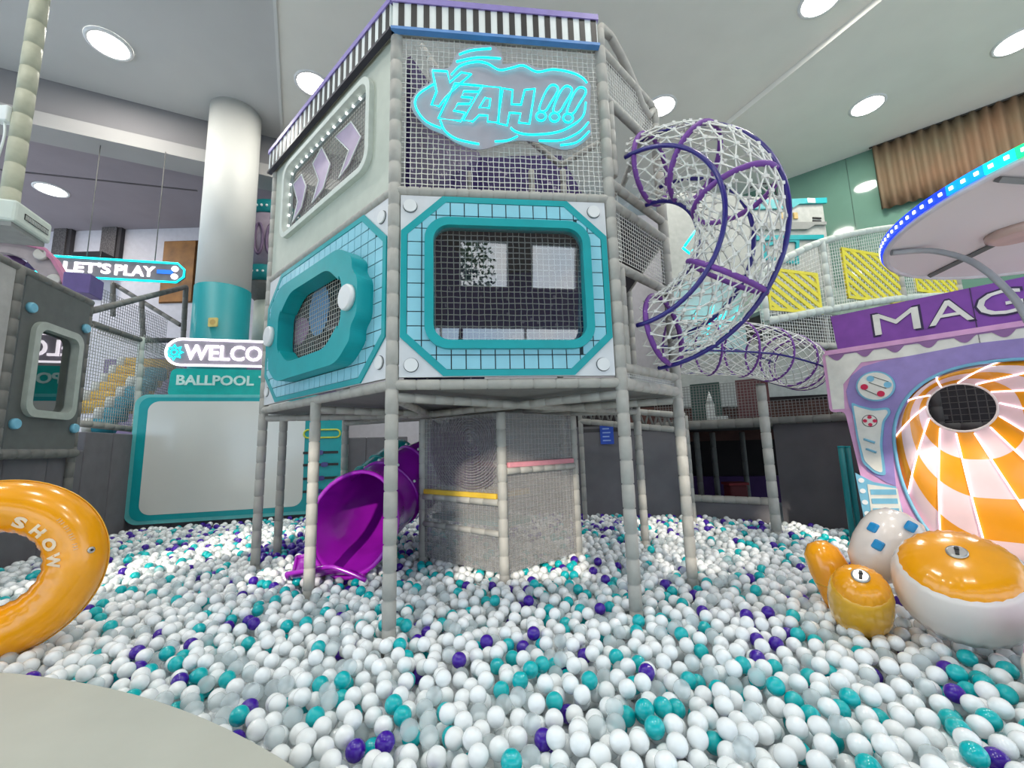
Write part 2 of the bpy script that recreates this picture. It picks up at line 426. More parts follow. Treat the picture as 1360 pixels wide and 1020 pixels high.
# round column
cp = atY(296, 400, 7.95); CR = .46
zt = atY(296, 374, 7.5).z
col = thing('column', 'tall round white column with a teal painted lower part', 'column', (cp.x, cp.y, pit_base), kind='structure')
mk('white_shaft', MB().lathe((cp.x, cp.y, 0), (0, 0, 1), [(CR, zt), (CR, ZC)], 40), mat('column_white', (214, 214, 208), .55, .03, 1), col)
mk('teal_shaft', MB().lathe((cp.x, cp.y, 0), (0, 0, 1), [(CR + .012, pit_base), (CR + .012, zt)], 40), mat('column_teal', (0, 138, 146), .5, .03, 1), col)
FC = Fr((cp.x - 1, cp.y - CR - .02), (cp.x + 1, cp.y - CR - .02)); q = FC.uv(283, 428)
st_ = thing('sticker', 'small square yellow notice stuck on the teal column', 'sticker', FC.P(q[0], q[1]))
mk('plate', MB().prism(FC, [rrect(q[0] - .085, q[0] + .085, q[1] - .085, q[1] + .085, .02)], -.012, .012), mat('sticker_yellow', (214, 196, 120), .5), st_)
mk('emblem', MB().disc(FC, q[0], q[1], .05, .012, .016), mat('sticker_mark', (190, 160, 90), .5), st_)
# far left wall: acoustic panels, wooden board, black screen
fz = lambda px, py, w=0: WLF.uv(px, py, w)
pnl = mat('speckled_panel', (104, 98, 98), .9, .4, 60)
for (x0, y0, x1, y1), lb in (((75, 293, 103, 345), 'tall dark speckled acoustic panel nearer the foam pole on the far wall'), ((138, 296, 168, 348), 'tall dark speckled acoustic panel beside the wooden board on the far wall')):
    a = fz(x0, y1); b = fz(x1, y0)
    o = thing('acoustic_panel', lb, 'panel', WLF.P(a[0], a[1]), 'acoustic panels on the far wall')
    mk('face', MB().box(WLF, a[0], b[0] - .1, a[1], b[1], .12, .16), pnl, o)
    mk('backing', MB().box(WLF, a[0], b[0], a[1], b[1], .001, .119), mat('panel_edge', (70, 66, 68), .9), o)
a = fz(213, 402); b = fz(262, 321)
o = thing('wood_board', 'brown wooden board on the far wall beside the column', 'board', WLF.P(a[0], a[1]))
mk('face', MB().box(WLF, a[0], b[0], a[1], b[1], .02, .06), mat('brown_wood', (150, 100, 44), .6, .2, 3), o)
mk('frame', MB().box(WLF, a[0] - .03, b[0] + .03, a[1] - .03, b[1] + .03, .001, .019), mat('wood_edge', (110, 74, 36), .6), o)
a = fz(0, 392); b = fz(20, 345)
mk('wooden_screen', MB().box(WLF, a[0] - 1, b[0], a[1], b[1], .001, .05), mat('brown_wood2', (150, 92, 40), .6, .2, 3), label='reddish brown wooden panel on the far wall behind the purple arch', cat='panel', loc=WLF.P(a[0], a[1]))
a = fz(92, 360, .6); b = fz(135, 333, .6)
o = thing('black_screen', 'black flat box mounted above the cyan lit sign', 'screen', WLF.P(a[0], a[1]))
mk('case', MB().box(WLF, a[0], b[0], a[1], b[1], .2, .6), black_m, o, bevel=.02)
mk('bracket', MB().box(WLF, (a[0] + b[0]) / 2 - .05, (a[0] + b[0]) / 2 + .05, a[1] + .1, b[1] - .1, .004, .2), black_m, o)

# ================================================================== THE TOWER
pA, pB, pC, pD, pE = (-.835, 2.895), (.81, 3.085), (1.47, 3.73), (-1.73, 3.68), (-2.675, 4.50)
pG, pK, pL, pM = (1.5, 5.1), (.7, 6.0), (-1.0, 6.1), (-2.3, 5.78)
Z1, Z2, Z3 = 1.626, 3.005, 4.45
PR = .045
tw = thing('play_tower', 'tall grey foam-padded play tower with teal panels standing in the ball pit', 'play structure', (-.2, 4.4, pit_base))
FF, FL, FR = Fr(pA, pB), Fr(pE, pA), Fr(pB, pC)
def inset_frame(f, d): g = Fr((f.o.x, f.o.y), (f.o.x + f.x.x, f.o.y + f.x.y)); g.o = f.o - f.n * d; g.len = f.len; return g
FFi, FLi = inset_frame(FF, .04), inset_frame(FL, .04)
def post(p, z0, z1, m=foam_m, name='post', parent=tw, r=PR, seg=.17): return mk(name, MB().foam([(p[0], p[1], z0), (p[0], p[1], z1)], r, seg), m, parent)
def beam(a, b, m=foam_m, parent=tw, r=.037, name='beam', seg=.17): return mk(name, MB().foam([a, b], r, seg), m, parent)
post(pA, pit_base, Z3 + .02); post(pB, pit_base, Z3 + .12); post(pE, pit_base, Z3); post(pD, pit_base, Z1 - .06)
ztop = FR.uv(873, 158)[1]
post(pC, pit_base, ztop + .05)
for p in (pG, pK, pL, pM): post(p, pit_base, Z3 - .3, foam_m)
post((-2.76, 5.06), pit_base, Z1 - .08)
ring = [pE, pA, pB, pC, pG, pK, pL, pM]
def P3(p, z): return V((p[0], p[1], z))
for i in range(8):
    a, b = ring[i], ring[(i + 1) % 8]
    beam(P3(a, Z1 - .045), P3(b, Z1 - .045))
    if i != 2: beam(P3(a, Z2 + .035), P3(b, Z2 + .035), seg=.09)
    if i not in (2,): beam(P3(a, Z3 - .045), P3(b, Z3 - .045))
for a, b in ((pA, pL), (pB, pM), (pE, pG), (pC, pM), (pA, pG), (pD, pK)):
    beam(P3(a, Z1 - .13), P3(b, Z1 - .13), r=.034)
deck = flatpoly(ring, Z1 - .07, Z1 - .01)
mk('lower_deck', deck, mat('deck_grey', (122, 122, 120), .7), tw)
mk('upper_deck', flatpoly([(p[0] * .98 - .01, p[1] * .98 + .08) for p in ring], Z2 - .04, Z2 + .02), mat('deck_dark', (70, 68, 74), .8), tw)
# inner partitions, dark purple with pale specks
pt = bpy.data.materials.new('purple_print'); pt.use_nodes = True; n = pt.node_tree; b = n.nodes['Principled BSDF']
vo = n.nodes.new('ShaderNodeTexVoronoi'); vo.inputs['Scale'].default_value = 11; rp = n.nodes.new('ShaderNodeValToRGB')
rp.color_ramp.elements[0].position = .16; rp.color_ramp.elements[0].color = lin((150, 140, 165)); rp.color_ramp.elements[1].position = .22; rp.color_ramp.elements[1].color = lin((46, 24, 92))
txc = n.nodes.new('ShaderNodeTexCoord'); n.links.new(txc.outputs['Object'], vo.inputs['Vector']); n.links.new(vo.outputs['Distance'], rp.inputs['Fac']); n.links.new(rp.outputs['Color'], b.inputs['Base Color']); b.inputs['Roughness'].default_value = .6
PF = Fr((-2.3, 4.3), (1.3, 4.3))
a = PF.poly([(560, 262), (560, 185), (640, 190), (700, 180), (745, 205), (775, 262), (775, 490), (560, 490)])
a = [(p[0], min(p[1], Z3 - .12)) for p in a]
mk('partition', MB().prism(PF, [a], -.02, .02), pt, tw, label='dark purple inner wall with pale specks')
PG2 = Fr((-.78, 3.06), (-.30, 4.28)); mk('partition', MB().box(PG2, 0, PG2.len, Z1, Z3 - .1, -.02, .02), pt, tw, label='dark purple inner wall with pale specks')
for px in (622, 706, 748): 
    c = PF.uv(px, 240, .3); mk('inner_post', MB().foam([PF.P(c[0], Z2, .3), PF.P(c[0], Z3 - .5, .3)], .032), foam_m, tw)
for q0, q1 in (((745, 220), (795, 190)), ((745, 220), (690, 175)), ((560, 60), (605, 130))):
    a0, a1 = PF.uv(*q0, .3), PF.uv(*q1, .3); mk('inner_brace', MB().foam([PF.P(*a0, .3), PF.P(*a1, .3)], .03), foam_m, tw)

# --- striped fascia on the left and front faces
ST, SB = FF.uv(527, 3, .08)[1], FF.uv(527, 38.5, .08)[1]
def fascia(fr, u0, u1, nst, low):
    b = mk('fascia_board', MB().box(fr, u0, u1, SB, ST, .045, .075), stripe_w, tw)
    d = (u1 - u0) / nst
    for i in range(nst):
        mk('stripe', MB().box(fr, u0 + d * (i + .45), u0 + d * (i + .92), SB + .022, ST, .0745, .079), black_m, b)
    mk('top_trim', MB().box(fr, u0 - .012, u1 + .012, ST, ST + .05, .04, .088), lilac, b)
    mk('bottom_trim', MB().box(fr, u0 - .012, u1 + .012, SB - .003, SB + .022, .04, .088), low, b)
fascia(FF, -.02, FF.len - .04, 17, blue_t)
fascia(FL, -.05, FL.len + .02, 24, mat('trim_dark', (48, 44, 58), .4))
mk('arch', MB().foam(smoothline([FR.P(-.0, Z3 + .05), FR.P(.0, ST - .03), FR.P(.06, ST + .07), FR.P(.16, ST + .085), FR.P(.33, ST + .02), FR.P(.55, ST - .14), FR.P(.75, ST - .36), FR.P(.90, ztop + .03)], 6), .036, .3, groove=.97), foam_m, tw)

# --- tiled octagon panels (front and left)
def clip_convex(poly, oct_):
    for i in range(len(oct_)):
        a, b = oct_[i], oct_[(i + 1) % len(oct_)]
        side = lambda p: (b[0] - a[0]) * (p[1] - a[1]) - (b[1] - a[1]) * (p[0] - a[0])
        out = []
        for k in range(len(poly)):
            p, q = poly[k], poly[(k + 1) % len(poly)]; sp, sq = side(p), side(q)
            if sp >= 0: out.append(p)
            if (sp > 0 > sq) or (sp < 0 < sq):
                t = sp / (sp - sq); out.append((p[0] + (q[0] - p[0]) * t, p[1] + (q[1] - p[1]) * t))
        poly = out
        if len(poly) < 3: return []
    return poly
def area(p): return abs(sum(p[i][0] * p[(i + 1) % len(p)][1] - p[(i + 1) % len(p)][0] * p[i][1] for i in range(len(p)))) / 2
def octa(u0, u1, v0, v1, cu, cv):
    return [(u0 + cu, v0), (u1 - cu, v0), (u1, v0 + cv), (u1, v1 - cv), (u1 - cu, v1), (u0 + cu, v1), (u0, v1 - cv), (u0, v0 + cv)]
def tiled_panel(fr, u0, u1, v0, v1, cu, cv, win, wr, pu, pv, band, knobs, hole):
    pn_ = mk('panel', MB().prism(fr, [[(u0, v0), (u1, v0), (u1, v1), (u0, v1)], hole], .03, .06), white_p, tw, label='pale octagon panel covered in light blue tiles')
    o1 = octa(u0 + .005, u1 - .005, v0 + .005, v1 - .005, cu, cv); o2 = octa(u0 + band, u1 - band, v0 + band, v1 - band, cu - band * .35, cv - band * .35)
    mk('octagon_band', MB().prism(fr, [o1, o2], .06, .072), teal, pn_)
    mk('grout', MB().prism(fr, [o2, hole], .06, .063), grout_m, pn_)
    a0, a1, b0, b1 = win; g = .004
    nu = round((u1 - u0 - 2 * band) / pu); nv = round((v1 - v0 - 2 * band) / pv)
    for i in range(nu):
        for j in range(nv):
            x0 = u0 + band + (u1 - u0 - 2 * band) * i / nu; x1 = u0 + band + (u1 - u0 - 2 * band) * (i + 1) / nu
            y0 = v0 + band + (v1 - v0 - 2 * band) * j / nv; y1 = v0 + band + (v1 - v0 - 2 * band) * (j + 1) / nv
            x0 += g; x1 -= g; y0 += g; y1 -= g
            if x1 > a0 and x0 < a1 and y1 > b0 and y0 < b1:
                c = [(x0, min(x1, a0), y0, y1), (max(x0, a1), x1, y0, y1), (x0, x1, y0, min(y1, b0)), (x0, x1, max(y0, b1), y1)]
                c = [q for q in c if q[1] - q[0] > .004 and q[3] - q[2] > .004]
                if not c: continue
                if len(c) > 1: c = [(x0 if x0 < a0 else max(x0, a1 - .055), min(x1, a0 + .055) if x0 < a0 else x1, y0 if y0 < b0 else max(y0, b1 - .055), min(y1, b0 + .055) if y0 < b0 else y1)]
                x0, x1, y0, y1 = max(c, key=lambda q: (q[1] - q[0]) * (q[3] - q[2]))
            pl = clip_convex([(x0, y0), (x1, y0), (x1, y1), (x0, y1)], o2)
            if len(pl) >= 3 and area(pl) > 2e-4: mk('tile', MB().prism(fr, [pl], .063, .069), tile_m, pn_)
    for (ku, kv) in knobs:
        kb = mk('knob_ring', MB().disc(fr, ku, kv, .052, .06, .064), grout_m, pn_)
        mk('knob', MB().disc(fr, ku, kv, .048, .064, .076), knob_m, kb)
    return pn_
def pane_mat(name, fac, tint=(200, 206, 212)):
    m = bpy.data.materials.new(name); m.use_nodes = True; n = m.node_tree; n.nodes.clear()
    o = n.nodes.new('ShaderNodeOutputMaterial'); mx = n.nodes.new('ShaderNodeMixShader'); t = n.nodes.new('ShaderNodeBsdfTransparent'); g = n.nodes.new('ShaderNodeBsdfGlossy')
    fr = n.nodes.new('ShaderNodeFresnel'); ad = n.nodes.new('ShaderNodeMath'); ad.operation = 'ADD'; ad.inputs[1].default_value = fac; ad.use_clamp = True
    n.links.new(fr.outputs[0], ad.inputs[0]); t.inputs[0].default_value = lin(tint); g.inputs['Roughness'].default_value = .015
    n.links.new(ad.outputs[0], mx.inputs[0]); n.links.new(t.outputs[0], mx.inputs[1]); n.links.new(g.outputs[0], mx.inputs[2]); n.links.new(mx.outputs[0], o.inputs[0]); MATS[name] = m; return m
glass = pane_mat('dark_glass', .17, (236, 240, 244))
def win_from(fr, pts, w):
    uv = fr.poly(pts, w); us = [p[0] for p in uv]; vs_ = [p[1] for p in uv]; return min(us), max(us), min(vs_), max(vs_)
U0, U1 = .048, FF.len - .05
a0, b0 = FFi.uv(564, 464, .08); a1, b1 = FFi.uv(781, 297, .08)
hole = rrect(a0 + .04, a1 - .04, b0 + .04, b1 - .04, .13)
pf = tiled_panel(FFi, U0, U1, Z1 + .005, Z2 - .005, .30, .28, (a0 + .03, a1 - .03, b0 + .03, b1 - .03), .15, .107, .107, .05,
            [FFi.uv(*q, .06) for q in ((545, 274), (788, 282), (546, 485), (801, 484))], hole)
fo, fi = rrect(a0, a1, b0, b1, .17, 8), rrect(a0 + .062, a1 - .062, b0 + .062, b1 - .062, .12, 8)
mk('window_frame', MB().prism(FFi, [fo, fi], .02, .115), teal, pf, bevel=.014)
# bubble pane: leans forward at the top
pane = MB(); k = math.tan(math.radians(6.0)); vv = []
for q in rrect(a0 + .05, a1 - .05, b0 + .05, b1 - .05, .12, 8): vv.append(FFi.P(q[0], q[1], .025 + (q[1] - (b0 + b1) / 2) * k))
pane.add(vv, [tuple(range(len(vv)))])
mk('pane', pane, glass, pf)
mk('net', net(FFi, a0 + .02, a1 - .02, b0 + .02, b1 - .02, .046, .0042, -.035, .003), rope_w, tw, kind='stuff')
# --- front upper net
mk('net', net(FF, .03, FF.len - .03, Z2 + .06, Z3 - .07, .042, .0035, 0, .0035), rope_w, tw, kind='stuff')
# --- left upper panel with rounded window and arrows
wp = [(384, 221), (490, 107), (499, 216), (374, 328)]
q = FLi.poly(wp, .05); a0, a1 = (q[0][0] + q[3][0]) / 2, (q[1][0] + q[2][0]) / 2 + .03; b1 = (q[0][1] + q[1][1]) / 2; b0 = (q[2][1] + q[3][1]) / 2
pl = mk('upper_panel', MB().prism(FLi, [[(.05, Z2 + .07), (FL.len - .05, Z2 + .07), (FL.len - .05, Z3), (.05, Z3)], rrect(a0 + .02, a1 - .02, b0 + .02, b1 - .02, .14)], .03, .055), sage, tw, label='plain sage grey board with a rounded window')
mk('window_frame', MB().prism(FLi, [rrect(a0, a1, b0, b1, .16, 8), rrect(a0 + .055, a1 - .055, b0 + .055, b1 - .055, .12, 8)], .03, .1), foam_w, pl, bevel=.015)
led_m = mat('led_white', (255, 255, 255), .4, 0, emit=2.0)
fi = rrect(a0 + .075, a1 - .075, b0 + .075, b1 - .075, .10, 2); 
def resample(pts, step):
    out = []; acc = 0
    for i in range(len(pts)):
        a, b = V((*pts[i], 0)), V((*pts[(i + 1) % len(pts)], 0)); L = (b - a).length; d = -acc
        while d + step <= L: d += step; c = a.lerp(b, d / L); out.append((c.x, c.y))
        acc = L - d
    return out
for c in resample(fi, .12): mk('led_dot', MB().disc(FLi, c[0], c[1], .011, .03, .045, 8), led_m, pl)
mk('inner_trim', MB().prism(FLi, [rrect(a0 + .05, a1 - .05, b0 + .05, b1 - .05, .12, 8), rrect(a0 + .095, a1 - .095, b0 + .095, b1 - .095, .09, 8)], .01, .03), mat('clear_trim', (150, 160, 160), .2), pl)
mk('net', net(FLi, a0 + .03, a1 - .03, b0 + .03, b1 - .03, .042, .0032, -.02, .003), rope_g, tw, kind='stuff')
arr = mat('arrow_lilac', (176, 160, 186), .5)
for pts in (((446, 182), (467, 162), (480, 182), (464, 218), (450, 239), (464, 200)), ((416, 218), (428, 196), (439, 218), (430, 250), (415, 270), (424, 240)), ((390, 245), (401, 232), (407, 248), (401, 275), (389, 296), (396, 268))):
    g = FLi.poly(pts, .01); o = mk('arrow', MB().prism(FLi, [g], .002, .012), arr, pl)
    mk('arrow_outline', MB().tube([FLi.P(*c, .014) for c in g], .007, 6, closed=True), stripe_w, o)
# --- left lower panel and the goggle frame
gw = .20
oq = FLi.poly([(372, 420), (462, 352), (473, 418), (384, 486)], gw)
hole_g = rrect(.68, 2.02, 1.86, 2.66, .15)
pg = tiled_panel(FLi, .05, FL.len - .05, Z1 + .005, Z2 - .005, .33, .30, (.72, 1.98, 1.9, 2.62), .15, .107, .107, .05,
            [(FL.len - .13, Z2 - .13), (FL.len - .13, Z1 + .13), (.13, Z1 + .14)], hole_g)
def goggle(x0, x1, y0, y1, e, r):
    ym = (y0 + y1) / 2
    return roundpoly([(x0 + .2, y0), (x1 - .2, y0), (x1, y0 + .15), (x1, ym - .22), (x1 + e, ym - .14), (x1 + e, ym + .14), (x1, ym + .22), (x1, y1 - .15), (x1 - .2, y1), (x0 + .2, y1), (x0, y1 - .15), (x0, ym + .22), (x0 - e, ym + .14), (x0 - e, ym - .14), (x0, ym - .22), (x0, y0 + .15)], r, 5)
gg = mk('goggle_frame', MB().prism(FLi, [goggle(.53, 2.13, 1.79, 2.72, .09, .15), goggle(.78, 1.93, 1.94, 2.60, .05, .10)], .055, gw), teal, pg, bevel=.03, label='thick teal goggle-shaped foam frame')
for uu in (.56, 2.10):
    mk('goggle_knob', MB().lathe(FLi.P(uu, 2.26, gw - .002), FLi.n, [(.10, 0), (.10, .03), (.09, .042)], 24), knob_m, gg)
mk('pane', MB().prism(FLi, [rrect(.66, 2.04, 1.84, 2.68, .15)], .02, .026), pane_mat('tinted_pane', .10, (170, 190, 215)), pg)
mk('net', net(FLi, .66, 2.04, 1.84, 2.68, .042, .0036, .038, .003), rope_g, tw, kind='stuff')
bb = mk('blue_oval', MB().disc(FLi, *FLi.uv(424, 412, .03), .20, .030, .034, 28, .24), mat('oval_blue', (92, 150, 196), .5), pg)
mk('pink_oval', MB().disc(FLi, *FLi.uv(398, 440, .03), .2, .026, .030, 24, .13), mat('oval_pink', (170, 130, 170), .5), pg)
# --- right face: nets and rails beside the rope tunnel
for (q0, q1) in (((804, 62), (873, 160)), ((808, 128), (873, 205)), ((815, 232), (900, 322)), ((818, 262), (899, 340)), ((822, 348), (890, 395)), ((832, 486), (902, 505)), ((834, 509), (902, 524))):
    v0, v1 = FR.uv(*q0)[1], FR.uv(*q1)[1]; v = (v0 + v1) / 2
    beam(FR.P(.02, v), FR.P(FR.len - .02, v), seg=.13)
def fv(px, py): return FR.uv(px, py)[1]
mk('net', net(FR, .03, FR.len - .03, fv(806, 128), fv(804, 66), .036, .0028), rope_w, tw, kind='stuff')
mk('net', net(FR, .03, FR.len - .03, fv(822, 344), fv(818, 268), .036, .0028), rope_w, tw, kind='stuff')
mk('net', net(FR, .03, .12, fv(822, 480), fv(804, 130), .036, .0028), rope_w, tw, kind='stuff')
mk('net', net(FR, .03, FR.len - .03, fv(834, 506), fv(832, 488), .02, .0025), rope_w, tw, kind='stuff')
for y0, y1 in ((235, 142), (482, 352)):
    mk('post', MB().foam([FR.P(.09, fv(815, y0)), FR.P(.09, fv(815, y1))], .036, .15), foam_m, tw)

# ================================================================== NEON "YEAH!!!"
ny = thing('neon_sign', 'cyan neon speech cloud sign reading YEAH!!! hung on the tower net', 'sign', FF.P(.8, Z2 + .3, .05))
cs = lambda pts: [(520 + a / 3.778, 30 + b / 3.778) for a, b in pts]
back = cs([(190, 225), (285, 225), (330, 150), (400, 120), (505, 112), (560, 170), (560, 205), (660, 195), (740, 225), (900, 230), (990, 290), (1000, 350), (995, 480), (1000, 560), (930, 622), (850, 636), (740, 600), (640, 590), (560, 605), (440, 636), (330, 605), (260, 560), (180, 525), (110, 450), (100, 390), (140, 330), (200, 290)])
mk('backing', MB().prism(FF, [[(p.x, p.y) for p in smoothline(FF.poly(back, .06), 3, True)]], .05, .056), mat('acrylic', (162, 160, 172), .38, .03, alpha=.88), ny)
def neon(pts, closed, name, sm=True):
    g = FF.poly(cs(pts), .075); g = [(p.x, p.y) for p in smoothline(g, 5, closed)] if sm else g
    mk(name, MB().tube([FF.P(a, b, .075) for a, b in g], .0078, 6, closed=closed), cyan_e, ny)
neon([(300, 262), (345, 217), (420, 197), (480, 205), (540, 237), (600, 228), (660, 215), (730, 247), (810, 235), (900, 250), (955, 275), (980, 302)], False, 'cloud_tube')
neon([(975, 400), (960, 470), (900, 520), (820, 552), (700, 562), (630, 550), (598, 528)], False, 'cloud_tube')
neon([(632, 570), (580, 592), (518, 596)], False, 'cloud_tube')
neon([(245, 492), (270, 545), (330, 585), (440, 610)], False, 'cloud_tube')
neon([(248, 530), (180, 500), (138, 455), (118, 402), (140, 355), (212, 308)], False, 'cloud_tube')
for l in ([(340, 160), (400, 140), (500, 130)], [(325, 196), (430, 175), (548, 180)], [(740, 592), (850, 590), (940, 550), (988, 500)], [(848, 615), (930, 600), (992, 545)]): neon(l, False, 'speed_line')
neon([(205, 240), (280, 245), (292, 300), (350, 250), (400, 258), (300, 345), (268, 380), (238, 420), (200, 412), (226, 345), (215, 290)], True, 'letter', False)
neon([(318, 305), (455, 318), (437, 347), (362, 345), (350, 372), (408, 377), (392, 407), (332, 407), (312, 442), (368, 452), (348, 494), (235, 480)], True, 'letter', False)
neon([(458, 318), (548, 326), (536, 502), (482, 497), (484, 467), (440, 464), (408, 496), (358, 490)], True, 'letter', False)
neon([(470, 378), (496, 382), (490, 428), (440, 426)], True, 'letter_counter', False)
neon([(558, 330), (608, 338), (602, 410), (650, 412), (668, 338), (720, 332), (692, 508), (638, 502), (648, 456), (592, 452), (580, 516), (532, 505)], True, 'letter', False)
for i in range(3):
    d = 70 * i; e = 6 * i
    neon([(742 + d, 425 + e), (772 + d, 350 + e), (800 + d, 315 + e), (828 + d, 318 + e), (834 + d, 342 + e), (800 + d, 400 + e), (775 + d, 440 + e), (750 + d, 445 + e)], True, 'exclamation_mark')
    neon([(750 + d * .97 + 24 * math.cos(a * PI / 4), 470 + e * .7 + 22 * math.sin(a * PI / 4)) for a in range(8)], True, 'exclamation_dot')
mk('hanging_wire', MB().tube([FF.P(*FF.uv(640, 70, .05), .05), FF.P(*FF.uv(642, 60, .05), 0.05)], .003, 5), rope_w, ny)
# ================================================================== ROPE TUNNELS
def sweep_net(pt, N, M, r, jit, knots=True, kr=1.9):
    """diamond rope net on a tube surface pt(s, phi)"""
    g = {}
    for i in range(N + 1):
        for j in range(M):
            g[i, j] = pt(min(1, max(0, (i + random.uniform(-jit, jit)) / N)), 2 * PI * (j + (i % 2) * .5 + random.uniform(-jit, jit)) / M)
    mb = MB()
    for i in range(N):
        for j in range(M):
            a = g[i, j]
            for k in ((j, j - 1) if i % 2 == 0 else (j, j + 1)): mb.strand(a, g[i + 1, k % M], r)
            if knots: mb.obox(a, V((r * kr, 0, 0)), V((0, r * kr, 0)), V((0, 0, r * kr)))
    return mb
vu, vl = FR.uv(852, 222)[1], FR.uv(866, 436)[1]
TR, Tr = .71, .29
TC = FR.P(.465, 2.74, .07)
def tpt(th, ph, e=0): return TC + (FR.n * math.cos(th) + V((0, 0, 1)) * math.sin(th)) * (TR + (Tr + e) * math.cos(ph)) + FR.x * ((Tr + e) * math.sin(ph))
rt = thing('rope_tunnel', 'white rope net tunnel curving down between tower openings with navy rails', 'net tunnel', TC)
for ph in (0, PI / 2, PI, -PI / 2):
    mk('rail', MB().tube([tpt(PI / 2 - PI * i / 40, ph, .012) for i in range(41)], .018, 8), navy, rt)
for th in (84, 52, 14, -36, -84):
    mk('hoop', MB().tube([tpt(math.radians(th), 2 * PI * i / 32) for i in range(32)], .021, 8, closed=True), purple_f, rt)
mk('rope_net', sweep_net(lambda s, ph: tpt(PI / 2 - PI * s, ph), 26, 18, .0062, .16), rope_w, rt, kind='stuff')
# lower, farther tunnel
cl = [atY(880, 462, 5.0), atY(940, 462, 5.0), atY(1000, 466, 5.05), atY(1042, 477, 5.25), atY(1060, 484, 5.6), atY(1066, 488, 5.9)]
cl = smoothline([tuple(p) for p in cl], 8)
def t2(s, ph):
    k = s * (len(cl) - 1); i = min(int(k), len(cl) - 2); p = cl[i].lerp(cl[i + 1], k - i)
    t = (cl[min(i + 2, len(cl) - 1)] - cl[max(i - 1, 0)]).normalized(); a = V((0, 0, 1)); b = t.cross(a).normalized()
    return p + (a * math.cos(ph) + b * math.sin(ph)) * .33
rt2 = thing('rope_tunnel', 'level white rope net tunnel with thin purple hoops behind the tower post', 'net tunnel', cl[0])
for ph in (.1, 1.9, 3.6, 5.0): mk('rail', MB().tube([t2(i / 30, ph) for i in range(31)], .012, 8), navy, rt2)
for i in range(7): mk('hoop', MB().tube([t2((i + .4) / 7, 2 * PI * k / 28) for k in range(28)], .014, 6, closed=True), purple_f, rt2)
mk('rope_net', sweep_net(t2, 34, 20, .0065, .06, False), rope_w, rt2, kind='stuff')

# ================================================================== SLIDES
def slide(name, label, m, pts, r, tongue, seed, bolts=True):
    """tube slide: round tube that opens into a trough at its foot"""
    P = smoothline(pts, 8); L = [0]
    for a, b in zip(P, P[1:]): L.append(L[-1] + (b - a).length)
    tot = L[-1]
    def at(d):
        if d >= tot: t = (P[-1] - P[-2]).normalized(); return P[-1] + t * (d - tot), t
        for i in range(len(L) - 1):
            if d <= L[i + 1]: return P[i].lerp(P[i + 1], (d - L[i]) / (L[i + 1] - L[i])), (P[min(i + 2, len(P) - 1)] - P[max(0, i - 1)]).normalized()
    o = thing(name, label, 'slide', (pts[-1][0], pts[-1][1], pit_base))
    n, m_ = 36, 26; top = tot - tongue
    def pos(s, k, rad=r):
        ph = 2 * PI * k / n; c = math.cos(ph)          # ph=0 is the crown of the tube
        bl_ = (1 - c) / 2; end = top + tongue * bl_ ** .8
        d = end * s; p, t = at(d); side = t.cross(V((0, 0, 1))).normalized(); up = side.cross(t)
        fl = 1 + .16 * max(0, (s - .82) / .18) * (1 if c > -.3 else .5)
        return p + (up * math.cos(ph) + side * math.sin(ph)) * rad * fl
    mb = MB(); vs = [pos(i / m_, k) for i in range(m_ + 1) for k in range(n)]
    mb.add(vs, [(i * n + k, i * n + (k + 1) % n, (i + 1) * n + (k + 1) % n, (i + 1) * n + k) for i in range(m_) for k in range(n)], True)
    tb = mk('tube', mb, m, o, solid=.012)
    mk('lip', MB().tube([pos(1, k, r * 1.01) for k in range(n)], .022, 8, closed=True), m, o)
    for sfrac in (.42, .66):
        fl = []
        d = top * sfrac / .95; p, t = at(d); side = t.cross(V((0, 0, 1))).normalized(); up = side.cross(t)
        for k in range(32): a = 2 * PI * k / 32; fl.append(p + (up * math.cos(a) + side * math.sin(a)) * r * 1.03)
        fg = mk('flange', MB().tube(fl, .018, 8, closed=True), m, o)
        if bolts:
            for k in range(10):
                a = 2 * PI * (k + .1) / 10; c = p + (up * math.cos(a) + side * math.sin(a)) * r * 1.07 - t * .03
                mk('bolt', MB().ball(c, .016, 8, 6), knob_m, fg)
    return o
psl = slide('tube_slide', 'glossy purple tube slide whose wide mouth opens onto the balls', purple_s,
      [(-.71, 5.67, 1.0), (-1.03, 5.33, .87), (-1.35, 5.0, .70), (-1.50, 4.65, .54), (-1.54, 4.30, .46), (-1.58, 3.95, .40)], .38, .46, 1)
tg_ = MB(); vs = []; rim1, rim2 = [], []
for i in range(15):
    s_ = i / 14; cx_, cy_ = -1.40 - .68 * s_, 4.14 - .06 * s_; hw = .33 - .05 * s_
    for j in range(17):
        t = -1 + 2 * j / 16; vs.append(V((cx_ + .10 * t, cy_ + hw * t * -1, .005 + .02 * (1 - s_) + (.17 * min(1, s_ * 2.2) * (1 - .45 * s_)) * abs(t) ** 2.6)))
    rim1.append(vs[-17]); rim2.append(vs[-1])
tg_.add(vs, [(i * 17 + j, i * 17 + j + 1, (i + 1) * 17 + j + 1, (i + 1) * 17 + j) for i in range(14) for j in range(16)], True)
tgo = mk('tongue', tg_, purple_s, psl, solid=.012)
mk('tongue_rim', MB().tube(rim1 + vs[-17:] + rim2[::-1], .02, 8), purple_s, tgo)
slide('tube_slide', 'teal tube slide running behind the purple slide', teal_s,
      [(-1.52, 6.02, 1.04), (-1.72, 5.76, .86), (-1.93, 5.47, .64), (-2.12, 5.16, .46), (-2.26, 4.88, .36)], .25, .55, 2, False)
